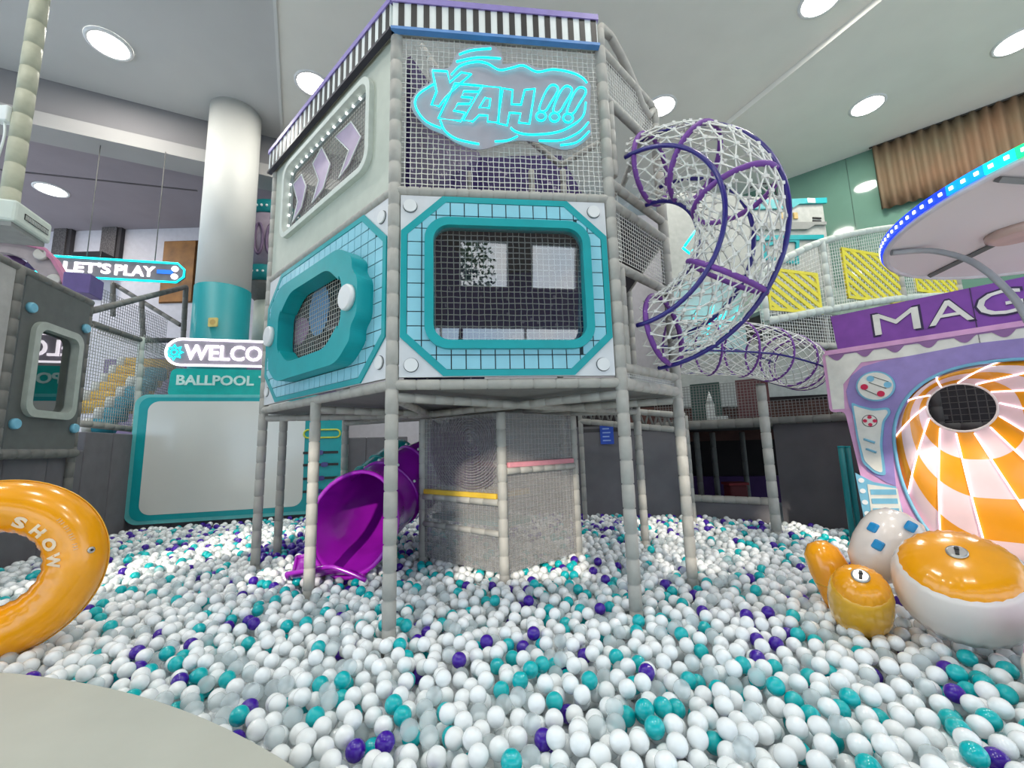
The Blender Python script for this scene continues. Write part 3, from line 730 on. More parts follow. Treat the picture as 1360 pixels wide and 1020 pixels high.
# ================================================================== NETTED CLIMBING SHAFT UNDER THE TOWER
sh = thing('climbing_shaft', 'fine-netted grey climbing shaft with coloured steps under the tower', 'climbing frame', (-.1, 4.0, pit_base))
c0 = atZ(670, 762, 0); c1 = atZ(562, 738, 0); c2 = atZ(768, 732, 0); c3 = c1 + c2 - c0
for c in (c0, c1, c2, c3): post((c.x, c.y), pit_base, Z1 - .172, parent=sh, r=.046)
SL, SR = Fr(c1, c0), Fr(c0, c2)
for fr_ in (SL, SR):
    mk('gauze', MB().box(fr_, .03, fr_.len - .03, 0, Z1 - .18, .012, .014), mat('shaft_gauze', (168, 166, 166), .8, .04, 3, alpha=.36), sh)
    mk('net_panel', net(fr_, .03, fr_.len - .03, 0, Z1 - .18, .019, .0022), rope_g, sh, kind='stuff')
    mk('coarse_net', net(fr_, .03, fr_.len - .03, .0, Z1 - .18, .05, .0013, .024, .002), rope_g, sh, kind='stuff')
for fr_, py, m, nm in ((SL, 655, mat('yellow_vinyl', (226, 186, 60), .5), 'yellow_step'), (SR, 614, mat('pink_vinyl', (226, 150, 160), .5), 'pink_step')):
    v = fr_.uv(615 if fr_ is SL else 715, py)[1]
    mk(nm, MB().box(fr_, .05, fr_.len - .05, v - .03, v + .02, -.5, .045), m, sh, bevel=.01)
    mk('step_beam', MB().foam([fr_.P(.03, v - .06, .02), fr_.P(fr_.len - .03, v - .06, .02)], .034), foam_m, sh)
v = SL.uv(615, 690)[1]; mk('teal_step', MB().box(SL, .05, SL.len - .05, v - .05, v, -.5, -.08), teal_l, sh)
v = SL.uv(615, 702)[1]; mk('step_beam', MB().foam([SL.P(.03, v, .01), SL.P(SL.len - .03, v, .01)], .03), foam_m, sh)
cc = SL.uv(625, 585, .018); lowv = SL.uv(615, 648)[1]; ringm = mat('ring_mauve', (124, 114, 124), .6)  # added rings imitate the moire effect of the fine mesh
for i in range(22):
    a = .05 + i * .026; run = []
    for k in range(49):
        q = (cc[0] + a * math.cos(k * PI / 24), cc[1] + a * math.sin(k * PI / 24))
        if .05 < q[0] < SL.len - .05 and lowv < q[1] < Z1 - .2: run.append(SL.P(*q, .03))
        if (k == 48 or not (.05 < q[0] < SL.len - .05 and lowv < q[1] < Z1 - .2)) and len(run) > 2:
            mk('moire_ring', MB().tube(run, .005, 5), ringm, sh); run = []
        elif not (.05 < q[0] < SL.len - .05 and lowv < q[1] < Z1 - .2): run = []
# ================================================================== BALLPOOL BOARD AND SIGNS
b0 = atZ(160, 702, 0); b1 = atZ(462, 682, 0)
FB = Fr((b0.x, b0.y), (b1.x, b1.y))
bd_ = thing('sign_board', 'large teal-framed white board headed BALLPOOL at the pit edge', 'board', FB.P(FB.len / 2, 0))
lo = FB.uv(170, 700)[1]; L_, vb = FB.uv(163, 690, .05)[0], FB.uv(300, 690, .05)[1]; R_ = FB.uv(461, 600, .05)[0]; vt = FB.uv(260, 524, .05)[1]
mk('outer_trim', MB().prism(FB, [rrect(L_, R_, vb, vt, .18)], 0, .04), teal_l, bd_, bevel=.008)
mk('frame', MB().prism(FB, [rrect(L_ + .07, R_ - .06, vb + .06, vt - .05, .16)], .04, .05), teal_d if False else teal, bd_)
wL, wb = FB.uv(181, 680, .05)[0], FB.uv(250, 684, .05)[1]; wR = FB.uv(404, 600, .05)[0]; wt = FB.uv(260, 533, .05)[1]
wb = FB.uv(200, 684, .05)[1]
mk('white_board', MB().prism(FB, [rrect(wL + .03, wR, wb, wt, .16)], .05, .058), mat('board_white', (218, 220, 214), .22, .02, 1, coat=.5), bd_)
hl, hr = FB.uv(224, 500, .03)[0], FB.uv(420, 500, .03)[0]; ht = FB.uv(270, 490, .03)[1]
mk('header', MB().prism(FB, [roundpoly([(hl, vt - .03), (hr, vt - .03), (hr, ht), (hl + .03, ht)], .1)], -.01, .03), mat('header_teal', (0, 178, 170), .35), bd_)
t0, t1 = FB.uv(234, 512, .03), FB.uv(338, 498, .03)
letters(FB, 'BALLPOOL', t0[0], t1[0], FB.uv(285, 512, .03)[1], FB.uv(285, 498.5, .03)[1], .03, .045, mat('letter_pale', (206, 238, 232), .4), bd_, .03)
t2_ = FB.uv(344, 498, .03)[0]
letters(FB, 'T', t2_, t2_ + .13, FB.uv(285, 512, .03)[1], FB.uv(285, 498.5, .03)[1], .03, .045, MATS['letter_pale'], bd_, .03)
# control strip at its right end
cl0, cr0 = FB.uv(406, 600, .05)[0], FB.uv(458, 600, .05)[0]
yl = mat('lime_outline', (196, 206, 70), .4)
pc = FB.uv(428, 576, .05)
mk('pill_outline', MB().tube([FB.P(a, b, .06) for a, b in rrect(pc[0] - .30, pc[0] + .30, pc[1] - .07, pc[1] + .07, .068, 5)], .016, 6, closed=True), yl, bd_)
for py in (601, 617, 635, 652):
    q = FB.uv(427, py, .05); s_ = mk('slider_slot', MB().box(FB, q[0] - .30, q[0] + .28, q[1] - .022, q[1] + .022, .05, .062), black_m, bd_)
    k = random.uniform(-.1, .15); mk('slider_knob', MB().prism(FB, [rrect(q[0] + k - .06, q[0] + k + .06, q[1] - .04, q[1] + .04, .03, 3)], .062, .08), navy, s_)
# WELCOME neon pill
wg = thing('neon_sign', 'white neon pill sign reading WELCOME above the BALLPOOL board', 'sign', FB.P(hl, ht + .1))
e0, e1 = FB.uv(219, 469, .0)[0], FB.uv(219, 469)[0] + 3.1
zt_, zb_ = FB.uv(270, 450)[1], FB.uv(270, 487)[1]
mk('backing', MB().prism(FB, [rrect(e0, e1, zb_, zt_, (zt_ - zb_) / 2 - .002, 8)], -.02, .0), mat('acrylic_grey', (150, 146, 156), .3, .03), wg)
mk('outline_tube', MB().tube([FB.P(a, b, .015) for a, b in rrect(e0 + .02, e1 - .02, zb_ + .02, zt_ - .02, (zt_ - zb_) / 2 - .022, 8)], .02, 6, closed=True), white_e, wg)
q0, q1 = FB.uv(245, 478), FB.uv(245, 458)
letters(FB, 'WELCOME', FB.uv(245, 470)[0], FB.uv(349, 470)[0] + .42, FB.uv(290, 479)[1], FB.uv(290, 459)[1], .005, .03, white_e, wg, .012)
q = FB.uv(232, 468)
for i in range(8):
    a = 2 * PI * i / 8; mk('star_point', MB().tube([FB.P(q[0] + rr_ * math.cos(a + da), q[1] + rr_ * math.sin(a + da), .02) for rr_, da in ((.08, -.3), (.135, 0), (.08, .3))], .011, 5), cyan_e, wg)
mk('star_hub', MB().tube([FB.P(q[0] + .045 * math.cos(k * PI / 8), q[1] + .045 * math.sin(k * PI / 8), .02) for k in range(16)], .011, 5, closed=True), cyan_e, wg)
# LET'S PLAY sign
ly = 7.6
p0, p1 = atY(86, 360, ly - .22), atY(245, 360, ly + .22); FP = Fr((p0.x, p0.y), (p1.x, p1.y))
lp = thing('neon_sign', 'cyan-edged hanging sign with white lettering reading LET\'S PLAY', 'sign', FP.P(1, 3))
top, bot = (FP.uv(100, 341)[1] + FP.uv(235, 351)[1]) / 2, (FP.uv(130, 369)[1] + FP.uv(235, 376)[1]) / 2
ue = FP.uv(245, 362)[0]; us = FP.uv(60, 350)[0]
body_ = [(us, bot), (ue - .12, bot), (ue, bot + .12), (ue, top - .12), (ue - .12, top), (us, top)]
mk('board', MB().prism(FP, [body_], -.06, 0), mat('sign_grey', (120, 116, 122), .5), lp)
mk('edge_tube', MB().tube([FP.P(a, b, .012) for a, b in body_], .02, 6, closed=True), cyan_e, lp)
lv0, lv1 = bot + (top - bot) * .25, top - (top - bot) * .22
letters(FP, "LET'S", FP.uv(84, 360)[0], FP.uv(147, 360)[0], lv0, lv1, .0, .02, white_e, lp, .02)
letters(FP, 'PLAY', FP.uv(153, 360)[0], FP.uv(206, 360)[0], lv0 - .01, lv1 - .01, .0, .02, white_e, lp, .02)
mk('blue_bar', MB().box(FP, FP.uv(209, 360)[0], FP.uv(230, 360)[0], bot + (top - bot) * .42, bot + (top - bot) * .62, 0, .015), mat('bar_blue', (40, 110, 220), .4, 0, emit=.8), lp)
for py in (.3, .7): mk('lamp_dot', MB().disc(FP, ue - .16, bot + (top - bot) * py, .055, 0, .02), white_e, lp)
for i in range(2): mk('hanger', MB().tube([FP.P(us + .6 + i * 1.1, top, -.03), FP.P(us + .6 + i * 1.1, 7.2, -.03)], .008, 6), foam_d, lp)

# ================================================================== PIT WALLS
kL, kR = V((-6.75, 3.2, 0)), V((-6.38, 6.62, 0))
WK = Fr((-4.95, 2.8), (-6.2, 6.98))          # left side of the pit, carries the kiosk
pw = thing('wall_pit_left', 'dark grey padded wall along the pit below the kiosk', 'wall', WK.P(2, pit_base), kind='structure')
zk = kz0_ = WK.uv(60, 596)[1] - .02
nseg = 7
for i in range(nseg): mk('wall_pad', MB().box(WK, WK.len * i / nseg + .004, WK.len * (i + 1) / nseg - .004, pit_base, zk if i < 5 else zk + .25, -.12, -.02), wall_g, pw, bevel=.015)
pb2 = thing('wall_pit_board', 'dark grey padded wall behind the BALLPOOL board', 'wall', FB.P(2, pit_base), kind='structure')
for i in range(6): mk('wall_pad', MB().box(FB, -.1 + i * .75, -.1 + (i + 1) * .75 - .006, pit_base, 1.35, -.16, -.06), wall_g, pb2, bevel=.015)

# ================================================================== KIOSK WITH ROUNDED WINDOW
kq = lambda px, py, w=0: WK.uv(px, py, w)
ku0, ku1 = kq(12, 480)[0], kq(103, 500)[0]
kz0, kz1 = kq(60, 596)[1], (kq(25, 368)[1] + kq(117, 402)[1]) / 2
ki = thing('kiosk', 'dark grey booth side with a rounded window and light blue knobs', 'booth', WK.P((ku0 + ku1) / 2, kz0))
w0, w1 = ku0 + .20, ku1 - .16
wz0, wz1 = kz0 + .2, kz1 - .36
w0 = kq(26, 490)[0]; w1 = kq(95, 495)[0]
wz0 = kq(55, 556)[1]; wz1 = (kq(45, 425)[1] + kq(95, 445)[1]) / 2
booth = mat('booth_grey', (92, 96, 94), .6, .05)
bp_ = mk('panel', MB().prism(WK, [[(ku0, kz0), (ku1, kz0), (ku1, kz1), (ku0, kz1)], rrect(w0 + .03, w1 - .03, wz0 + .03, wz1 - .03, .12)], .0, .05), booth, ki)
mk('window_frame', MB().prism(WK, [rrect(w0, w1, wz0, wz1, .15, 7), rrect(w0 + .085, w1 - .085, wz0 + .085, wz1 - .085, .1, 7)], .0, .10), foam_w if False else mat('frame_sage', (168, 176, 168), .5), bp_, bevel=.02)
mk('pane', MB().prism(WK, [rrect(w0 + .04, w1 - .04, wz0 + .04, wz1 - .04, .12)], .01, .014), pane_mat('kiosk_glass', .22), bp_)
mk('net', net(WK, w0, w1, wz0, wz1, .05, .004, -.05), rope_g, ki, kind='stuff')
for q in ((32, 408), (106, 436), (9, 563), (90, 569)):
    c = kq(*q); mk('knob', MB().lathe(WK.P(c[0], c[1], .05), WK.n, [(.06, 0), (.06, .03), (.05, .045)], 20), mat('knob_blue', (120, 190, 216), .35), bp_)
mk('post', MB().foam([WK.P(ku0 - .09, -.1, .03), WK.P(ku0 - .09, kz1 + .05, .03)], .055, .2), foam_d, ki)
mk('post', MB().foam([WK.P(ku1 + .05, -.1, .0), WK.P(ku1 + .05, kz1 + .05, .0)], .05, .2), foam_d, ki)
mk('beam', MB().foam([WK.P(ku0 - 1.2, kz0 - .06, .04), WK.P(ku1 + .05, kz0 - .06, .04)], .055, .2), foam_d, ki)
mk('beam', MB().foam([WK.P(ku0 - 1.2, kz1 + .04, .02), WK.P(ku1 + .05, kz1 + .04, .02)], .05, .2), foam_d, ki)
mk('side_panel', MB().box(WK, ku0 - 1.2, ku0 - .15, kz0, kz1, 0, .05), mat('booth_pale', (170, 170, 168), .6), ki)

# purple lattice arch above the kiosk
FA = Fr((WK.P(ku0 - 1.0, 0).x - .3, WK.P(ku0 - 1.0, 0).y - .2), (WK.P(ku1 + .3, 0).x - .2, WK.P(ku1 + .3, 0).y))
FA = Fr((-7.3, 5.9), (-5.9, 6.4))
ar = thing('lattice_arch', 'purple and grey arch with pink rim and white discs above the kiosk', 'arch', FA.P(.6, kz1))
aq = lambda px, py: FA.uv(px, py)
outer = FA.poly([(-40, 318), (0, 318), (30, 320), (62, 330), (80, 347), (92, 368), (102, 398)])
inner = FA.poly([(84, 400), (72, 385), (56, 365), (40, 348), (20, 340), (0, 338), (-40, 338)])
mid = FA.poly([(97, 400), (88, 370), (76, 350), (60, 336), (30, 327), (0, 325), (-40, 325)])
mk('rim', MB().prism(FA, [outer + mid], 0, .16), mat('rim_pink', (186, 120, 150), .5), ar)
mk('face', MB().prism(FA, [list(reversed(mid)) + inner], 0, .1), mat('arch_grey', (160, 150, 152), .5), ar)
for q in ((63, 343), (80, 376)):
    c = aq(*q); mk('disc', MB().lathe(FA.P(c[0], c[1], .1), FA.n, [(.085, 0), (.085, .05), (.07, .06)], 20), mat('disc_grey', (196, 192, 186), .4), ar)
for q0, q1, wd_ in (((0, 335), (22, 352), .16), ((24, 356), (52, 334), .12), ((28, 362), (60, 350), .10), ((52, 372), (72, 368), .16), ((8, 332), (36, 330), .12)):
    a, b = aq(*q0), aq(*q1); mk('slat', MB().tube([FA.P(a[0], a[1], -.12), FA.P(b[0], b[1], -.12)], wd_ * .6, 4, smooth=False), mat('lattice_purple', (108, 80, 130), .55), ar)
c = aq(55, 362); 
for q, s in (((46, 348), .05), ((56, 363), .07)):
    c = aq(*q); mk('cyan_emblem', MB().disc(FA, c[0], c[1], s * 1.5, .0, .02, 16, s * .5), cyan_e, ar)
a = aq(115, 382); mk('purple_box', MB().box(FA, a[0] - .16, a[0] + .16, a[1] - .16, a[1] + .14, -.1, .25), mat('box_purple', (100, 84, 140), .5), ar, bevel=.01)

# hanging white box on a foam pole
hb = thing('vent_box', 'white box with a slatted vent hung from a long foam pole', 'ceiling unit', atY(20, 300, 4.6))
FH = Fr((atY(21, 280, 4.3).x, 4.3), (atY(69, 312, 4.85).x, 4.85))
z1_, z0_ = FH.uv(22, 264)[1], FH.uv(20, 294)[1]
pale = mat('box_white', (206, 216, 208), .5, .02)
hx = FH.len
hbx = mk('case', MB().box(FH, 0, hx, z0_, z1_, -.9, 0), pale, hb, bevel=.03)
mk('vent_recess', MB().box(FH, hx * .22, hx * .88, z0_ + (z1_ - z0_) * .35, z0_ + (z1_ - z0_) * .62, 0, .006), black_m, hbx)
for i in range(14): mk('slat', MB().box(FH, hx * (.23 + i * .046), hx * (.255 + i * .046), z0_ + (z1_ - z0_) * .36, z0_ + (z1_ - z0_) * .56, .006, .014), mat('slat_grey', (180, 184, 180), .5), hbx)
mk('lower_plate', MB().box(FH, .03, hx - .03, z0_ - .05, z0_, -.85, -.04), mat('plate_grey', (150, 152, 150), .6), hbx)
a = atY(14, 258, 4.6)
mk('pole', MB().foam([(a.x, a.y, z1_), (a.x, a.y, ZC)], .085, .32), mat('pole_sage', (176, 178, 158), .6, .06), hb)
mk('cable', MB().tube(smoothline([tuple(a + V((-.12, -.05, .02))), tuple(a + V((-.16, -.05, .35))), tuple(a + V((-.08, -.08, .7))), tuple(a + V((-.14, -.06, .95)))], 5), .012, 6), stripe_w, hb)
mk('junction_box', MB().abox(a + V((-.14, -.06, 1.0)), (.16, .1, .2)), stripe_w, hb, bevel=.015)

# ================================================================== NETTED WALKWAY AND SOFT STEPS (behind, left)
FW = Fr((-6.45, 6.75), (-5.55, 8.3))
wk = thing('net_walkway', 'raised walkway with grey foam rails and netting beside the kiosk', 'walkway', FW.P(.5, 1.3))
f3 = lambda px, py, y: atY(px, py, y)
for a, b, m in ((f3(121, 413, 6.2), f3(247, 381, 8.9), foam_d), (f3(247, 381, 8.9), f3(243, 455, 8.9), foam_d), (f3(123, 430, 6.2), f3(187, 452, 7.3), foam_d), (f3(187, 452, 7.3), f3(240, 452, 8.9), foam_d),
             (f3(188, 448, 7.3), f3(180, 575, 7.3), foam_w), (f3(118, 405, 6.15), f3(100, 560, 6.15), foam_w), (f3(103, 562, 6.15), f3(175, 570, 7.3), foam_m), (f3(149, 376, 9.5), f3(240, 432, 9.5), foam_d), (f3(188, 398, 9.2), f3(190, 450, 9.2), foam_d), (f3(150, 376, 9.4), f3(150, 420, 9.4), foam_d)):
    mk('rail', MB().foam([a, b], .05, .25), m, wk)
a, b = f3(112, 500, 6.15), f3(184, 500, 7.3); FN = Fr((a.x, a.y), (b.x, b.y))
za, zb = FN.uv(150, 566)[1], FN.uv(150, 440)[1]
mk('net', net(FN, 0, FN.len, za, zb, .05, .005), rope_g, wk, kind='stuff')
a, b = f3(186, 500, 7.3), f3(243, 500, 8.95); FN2 = Fr((a.x, a.y), (b.x, b.y))
mk('net', net(FN2, 0, FN2.len, FN2.uv(200, 560)[1], FN2.uv(210, 454)[1], .05, .005), rope_g, wk, kind='stuff')
mk('net', net(FN, .6, FN.len + 1.2, zb, zb + .75, .055, .004, -.3), rope_d, wk, kind='stuff')
mk('deck', flatpoly([(-6.4, 6.2), (-6.5, 7.3), (-5.2, 9.0), (-5.0, 10.5), (-9.5, 10.5), (-9.0, 6.0)], 1.2, 1.3), foam_d, wk)
mk('back_panel', MB().box(Fr((-10.5, 10.6), (-4.5, 10.6)), 0, 6, 1.3, 3.6, -.05, 0), mat('mauve_back', (120, 104, 136), .7, .1, 2), wk, label='mauve wall at the back of the walkway')
yel = mat('step_yellow', (214, 170, 60), .55); stw = mat('step_white', (216, 216, 210), .55); bl_m = mat('step_teal', (44, 140, 160), .55)
for (q0, q1, y0_, y1_, ww, m, lb) in (((98, 540), (158, 482), 8.5, 9.3, 1.0, yel, 'yellow soft climbing steps with white ends behind the walkway net'), ((112, 566), (184, 496), 7.55, 8.25, .42, bl_m, 'teal soft climbing steps with white ends behind the walkway net')):
    a, b = atY(*q0, y0_), atY(*q1, y1_); stp = thing('soft_steps', lb, 'steps', a); sd_ = V((.88, .47, 0)).normalized()
    for i in range(6):
        c = a.lerp(b, i / 5)
        mk('step', MB().lathe(c, sd_, [(.10, .10), (.14, .13), (.14, ww)], 16), m, stp)
        mk('step_end', MB().lathe(c, sd_, [(.09, -.02), (.14, .0), (.141, .129)], 16), stw, stp)
# pod behind the column
pp = atY(362, 320, 9.3)
pod = thing('space_pod', 'round purple and teal pod tower with white dots behind the column', 'play pod', (pp.x, pp.y, 1.2))
zz = lambda py: atY(352, py, 8.75).z
pr = .55
mk('upper_band', MB().lathe((pp.x, pp.y, 0), (0, 0, 1), [(pr - .05, zz(262)), (pr + .03, zz(266)), (pr + .03, zz(280)), (pr, zz(281))], 32), teal_d, pod)
mk('body', MB().lathe((pp.x, pp.y, 0), (0, 0, 1), [(pr, zz(281)), (pr, zz(350))], 32), mat('pod_mauve', (150, 138, 152), .5), pod)
mk('lower_band', MB().lathe((pp.x, pp.y, 0), (0, 0, 1), [(pr, zz(350)), (pr + .05, zz(352)), (pr + .05, zz(368)), (pr, zz(371))], 32), teal_d, pod)
mk('base_cone', MB().lathe((pp.x, pp.y, 0), (0, 0, 1), [(.26, zz(392)), (pr - .02, zz(375)), (pr, zz(371))], 32), foam_d, pod)
mk('neck', MB().lathe((pp.x, pp.y, 0), (0, 0, 1), [(.3, zz(460)), (.3, zz(392))], 24), sage, pod)
for i in range(18):
    a = PI + PI * i / 17
    for z in (zz(273), zz(360)):
        c = V((pp.x + (pr + .035) * math.cos(a), pp.y + (pr + .035) * math.sin(a), z)); mk('dot', MB().ball(c, .03, 8, 6), knob_m, pod)
for i in range(5):
    a = PI * 1.08 + i * .45
    pts = []
    for k in range(20):
        t = 2 * PI * k / 20; an = a + .16 * math.cos(t); pts.append(V((pp.x + (pr + .01) * math.cos(an), pp.y + (pr + .01) * math.sin(an), (zz(285) + zz(348)) / 2 + .36 * math.sin(t))))
    mk('oval_ring', MB().tube(pts, .03, 6, closed=True), mat('ring_plum', (112, 92, 120), .5), pod)
# ================================================================== BACK RIGHT: LOW WALL, DARK HALL, TRUSS, BALCONY
e0, e1, e2 = atZ(740, 676, 0), atZ(905, 682, 0), atZ(1020, 690, 0)
gauze = mat('grey_gauze', (132, 130, 134), .8, .08, 3, alpha=.68)
W1 = Fr((e0.x - 1.6, e0.y + .1), (e1.x, e1.y)); 
g1 = thing('wall_gauze_back', 'grey translucent gauze wall with slim posts behind the tower', 'wall', W1.P(1, 0), kind='structure')
zz1 = W1.uv(800, 566)[1]
mk('gauze', MB().box(W1, 0, W1.len, pit_base, zz1, -.03, -.02), gauze, g1)
for i in range(6): mk('slim_post', MB().foam([W1.P(W1.len * i / 5, pit_base, -.1), W1.P(W1.len * i / 5, zz1, -.1)], .045, .3), foam_d, g1)
mk('purple_skirt', MB().box(W1, 0, W1.len, pit_base, .42, -.22, -.18), mat('skirt_purple', (104, 74, 128), .7), g1)
c = W1.uv(806, 577, 0)
bs = thing('poster', 'small bright blue notice on the gauze wall', 'poster', W1.P(c[0], c[1], .01))
mk('sheet', MB().box(W1, c[0] - .11, c[0] + .11, c[1] - .16, c[1] + .16, .003, .012), mat('poster_blue', (40, 80, 190), .5), bs)
for i in range(4): mk('text_line', MB().box(W1, c[0] - .07, c[0] + .06 - .02 * (i % 2), c[1] - .11 + i * .065, c[1] - .09 + i * .065, .012, .014), mat('poster_pale', (150, 180, 230), .5), bs)
# low padded wall with opening to the dark hall
W2 = Fr((e1.x, e1.y), (e2.x + .1, e2.y))
lw = thing('low_wall', 'low grey padded ledge along the pit before the dark hall', 'wall', W2.P(W2.len / 2, pit_base))
v = W2.uv(965, 664)[1]
mk('pad', MB().box(W2, 0, W2.len, pit_base, v - .05, -.12, -.02), wall_g, lw, bevel=.01)
mk('ledge', MB().foam([W2.P(0, v, -.04), W2.P(W2.len, v, -.04)], .055, .16), foam_m, lw)
pF = (3.15, 5.29); fzt = atY(1004, 510, 5.29).z - .02
fp = thing('support_post', 'lone grey foam post standing in the balls beside the dark hall', 'post', (pF[0], pF[1], pit_base))
mk('sleeve', MB().foam([(pF[0], pF[1], pit_base), (pF[0], pF[1], fzt)], .058, .2), foam_m, fp)
mk('cap', MB().lathe((pF[0], pF[1], fzt), (0, 0, 1), [(.06, 0), (.05, .02)], 16), foam_d, fp)
W3 = Fr((e2.x + .1, e2.y), (4.75, 5.0))
g2 = thing('wall_gauze_right', 'dark grey translucent wall between lone post and teal pipes', 'wall', W3.P(.5, 0), kind='structure')
zz3 = W3.uv(1080, 556)[1]
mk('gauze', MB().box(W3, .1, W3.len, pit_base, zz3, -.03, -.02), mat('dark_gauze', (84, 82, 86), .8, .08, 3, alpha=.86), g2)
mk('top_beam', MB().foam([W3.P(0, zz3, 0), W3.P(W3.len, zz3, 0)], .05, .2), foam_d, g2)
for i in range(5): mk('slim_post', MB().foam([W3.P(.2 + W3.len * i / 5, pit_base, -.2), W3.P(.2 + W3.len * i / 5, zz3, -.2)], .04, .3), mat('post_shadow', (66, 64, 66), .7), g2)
for q, sz in (((1072, 600), (.09, .22)), ((1122, 600), (.07, .22))):
    c = W3.uv(*q, -.1)
    o = thing('punch_bag', 'dark hanging bag seen through the gauze wall', 'bag', W3.P(c[0], c[1] - sz[1], -.35), 'dark hanging bags behind the gauze')
    mk('bag', MB().lathe(W3.P(c[0], c[1], -.35), (0, 0, 1), [(.03, -sz[1]), (sz[0], -sz[1] * .9), (sz[0], sz[1] * .9), (.03, sz[1])], 14), dark, o)
    mk('chain', MB().tube([W3.P(c[0], c[1] + sz[1], -.35), W3.P(c[0], zz3, -.35)], .008, 5), dark, o)
# dark hall behind
dk = Fr((-2.5, 11.2), (7.0, 8.6))
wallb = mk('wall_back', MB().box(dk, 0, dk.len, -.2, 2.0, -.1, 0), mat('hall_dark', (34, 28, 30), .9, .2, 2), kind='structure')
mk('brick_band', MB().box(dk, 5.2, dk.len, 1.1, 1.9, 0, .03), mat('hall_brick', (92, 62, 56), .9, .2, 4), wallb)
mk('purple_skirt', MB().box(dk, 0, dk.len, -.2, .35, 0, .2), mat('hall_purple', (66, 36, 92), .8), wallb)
ud = flatpoly([(e0.x - 1.6, e0.y + .15), (e1.x, e1.y), (e2.x + .1, e2.y), (4.75, 5.0), (7.2, 6.0), (7.2, 9.4), (3.0, 10.6), (-2.4, 11.3)], 0, 0)
zd = atY(965, 562, 6.2).z
dsl = thing('upper_floor', 'grey upper walkway floor over the dark hall', 'floor slab', (3, 7, zd))
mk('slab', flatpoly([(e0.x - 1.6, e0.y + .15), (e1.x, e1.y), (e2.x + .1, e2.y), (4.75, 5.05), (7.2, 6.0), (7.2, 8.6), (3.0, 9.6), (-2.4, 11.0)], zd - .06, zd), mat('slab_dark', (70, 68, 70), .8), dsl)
mk('edge_beam', MB().foam([W2.P(-.3, zd, .02), W2.P(W2.len + .1, zd, .02)], .07, .25), foam_d, dsl)
mk('net', net(W2, -.3, W2.len, zd + .05, zd + .62, .045, .004, -.05), rope_d, dsl, kind='stuff')
mk('net', net(W3, 0, W3.len, zd + .05, zd + .3, .045, .004, -.05), rope_d, dsl, kind='stuff')
for i, px in enumerate((935, 1000)):
    a = W2.uv(px, 520, -.2); mk('back_panel', MB().box(W2, a[0] - .25, a[0] + .2, zd, zd + .7, -.5, -.45), mat('panel_%d' % i, ((60, 84, 80), (96, 60, 64))[i], .8), dsl)
# small pale figure-like rocket model on the walkway
c = W2.uv(950, 548, -.2)
rk = thing('white_toy', 'small white block and cone toy behind the walkway net', 'toy', W2.P(c[0], zd, -.3))
mk('base', MB().box(W2, c[0] - .14, c[0] + .16, zd, zd + .13, -.36, -.26), stripe_w, rk)
mk('tower', MB().box(W2, c[0] - .14, c[0] - .02, zd + .13, zd + .34, -.36, -.26), stripe_w, rk)
mk('cone', MB().lathe(W2.P(c[0] - .08, zd + .34, -.31), (0, 0, 1), [(.06, 0), (.005, .2)], 12), stripe_w, rk)
# posts and red box in the dark hall
for px, y in ((930, 7.6), (952, 8.2), (992, 8.6), (840, 8.6), (880, 8.9)):
    p = atY(px, 640, y); o = thing('hall_post', 'dim grey post inside the dark hall', 'post', (p.x, p.y, -.17), 'posts inside the dark hall')
    mk('sleeve', MB().foam([(p.x, p.y, -.17), (p.x, p.y, zd - .1)], .05, .3), foam_d, o); mk('foot', MB().lathe((p.x, p.y, -.17), (0, 0, 1), [(.09, 0), (.08, .05)], 14), dark, o)
p = atY(975, 632, 7.3); o = thing('red_box', 'small dark red padded block in the dark hall', 'block', (p.x, p.y, -.17))
mk('block', MB().abox((p.x, p.y, .1), (.3, .25, .54)), mat('dim_red', (90, 20, 26), .7), o, bevel=.03); mk('lid', MB().abox((p.x, p.y, .39), (.33, .28, .04)), mat('dim_red2', (120, 26, 32), .7), o)
# truss beam under the back of the tower
ta, tb_ = atY(800, 540, 5.4), atY(908, 549, 5.4)
ta2 = atY(775, 542, 5.6)
tru = thing('truss', 'grey foam lattice truss spanning behind the tower post', 'truss', ta)
q0, q1 = atY(770, 541, 6.75), atY(910, 552, 6.25); dz = .22
mk('chord', MB().foam([q0, q1], .045), foam_m, tru); mk('chord', MB().foam([q0 - V((0, 0, dz)), q1 - V((0, 0, dz))], .045), foam_m, tru)
for q in (q0, q1): mk('post', MB().foam([V((q.x, q.y, pit_base)), q], .036, .2), foam_m, tru)
truss_xy = [(q0.x, q0.y), (q1.x, q1.y)]
for i in range(12):
    a = q0.lerp(q1, i / 12); b = q0.lerp(q1, (i + 1) / 12)
    mk('web', MB().tube([a, (a + b) / 2 - V((0, 0, dz))], .017, 6), foam_d, tru); mk('web', MB().tube([(a + b) / 2 - V((0, 0, dz)), b], .017, 6), foam_d, tru)
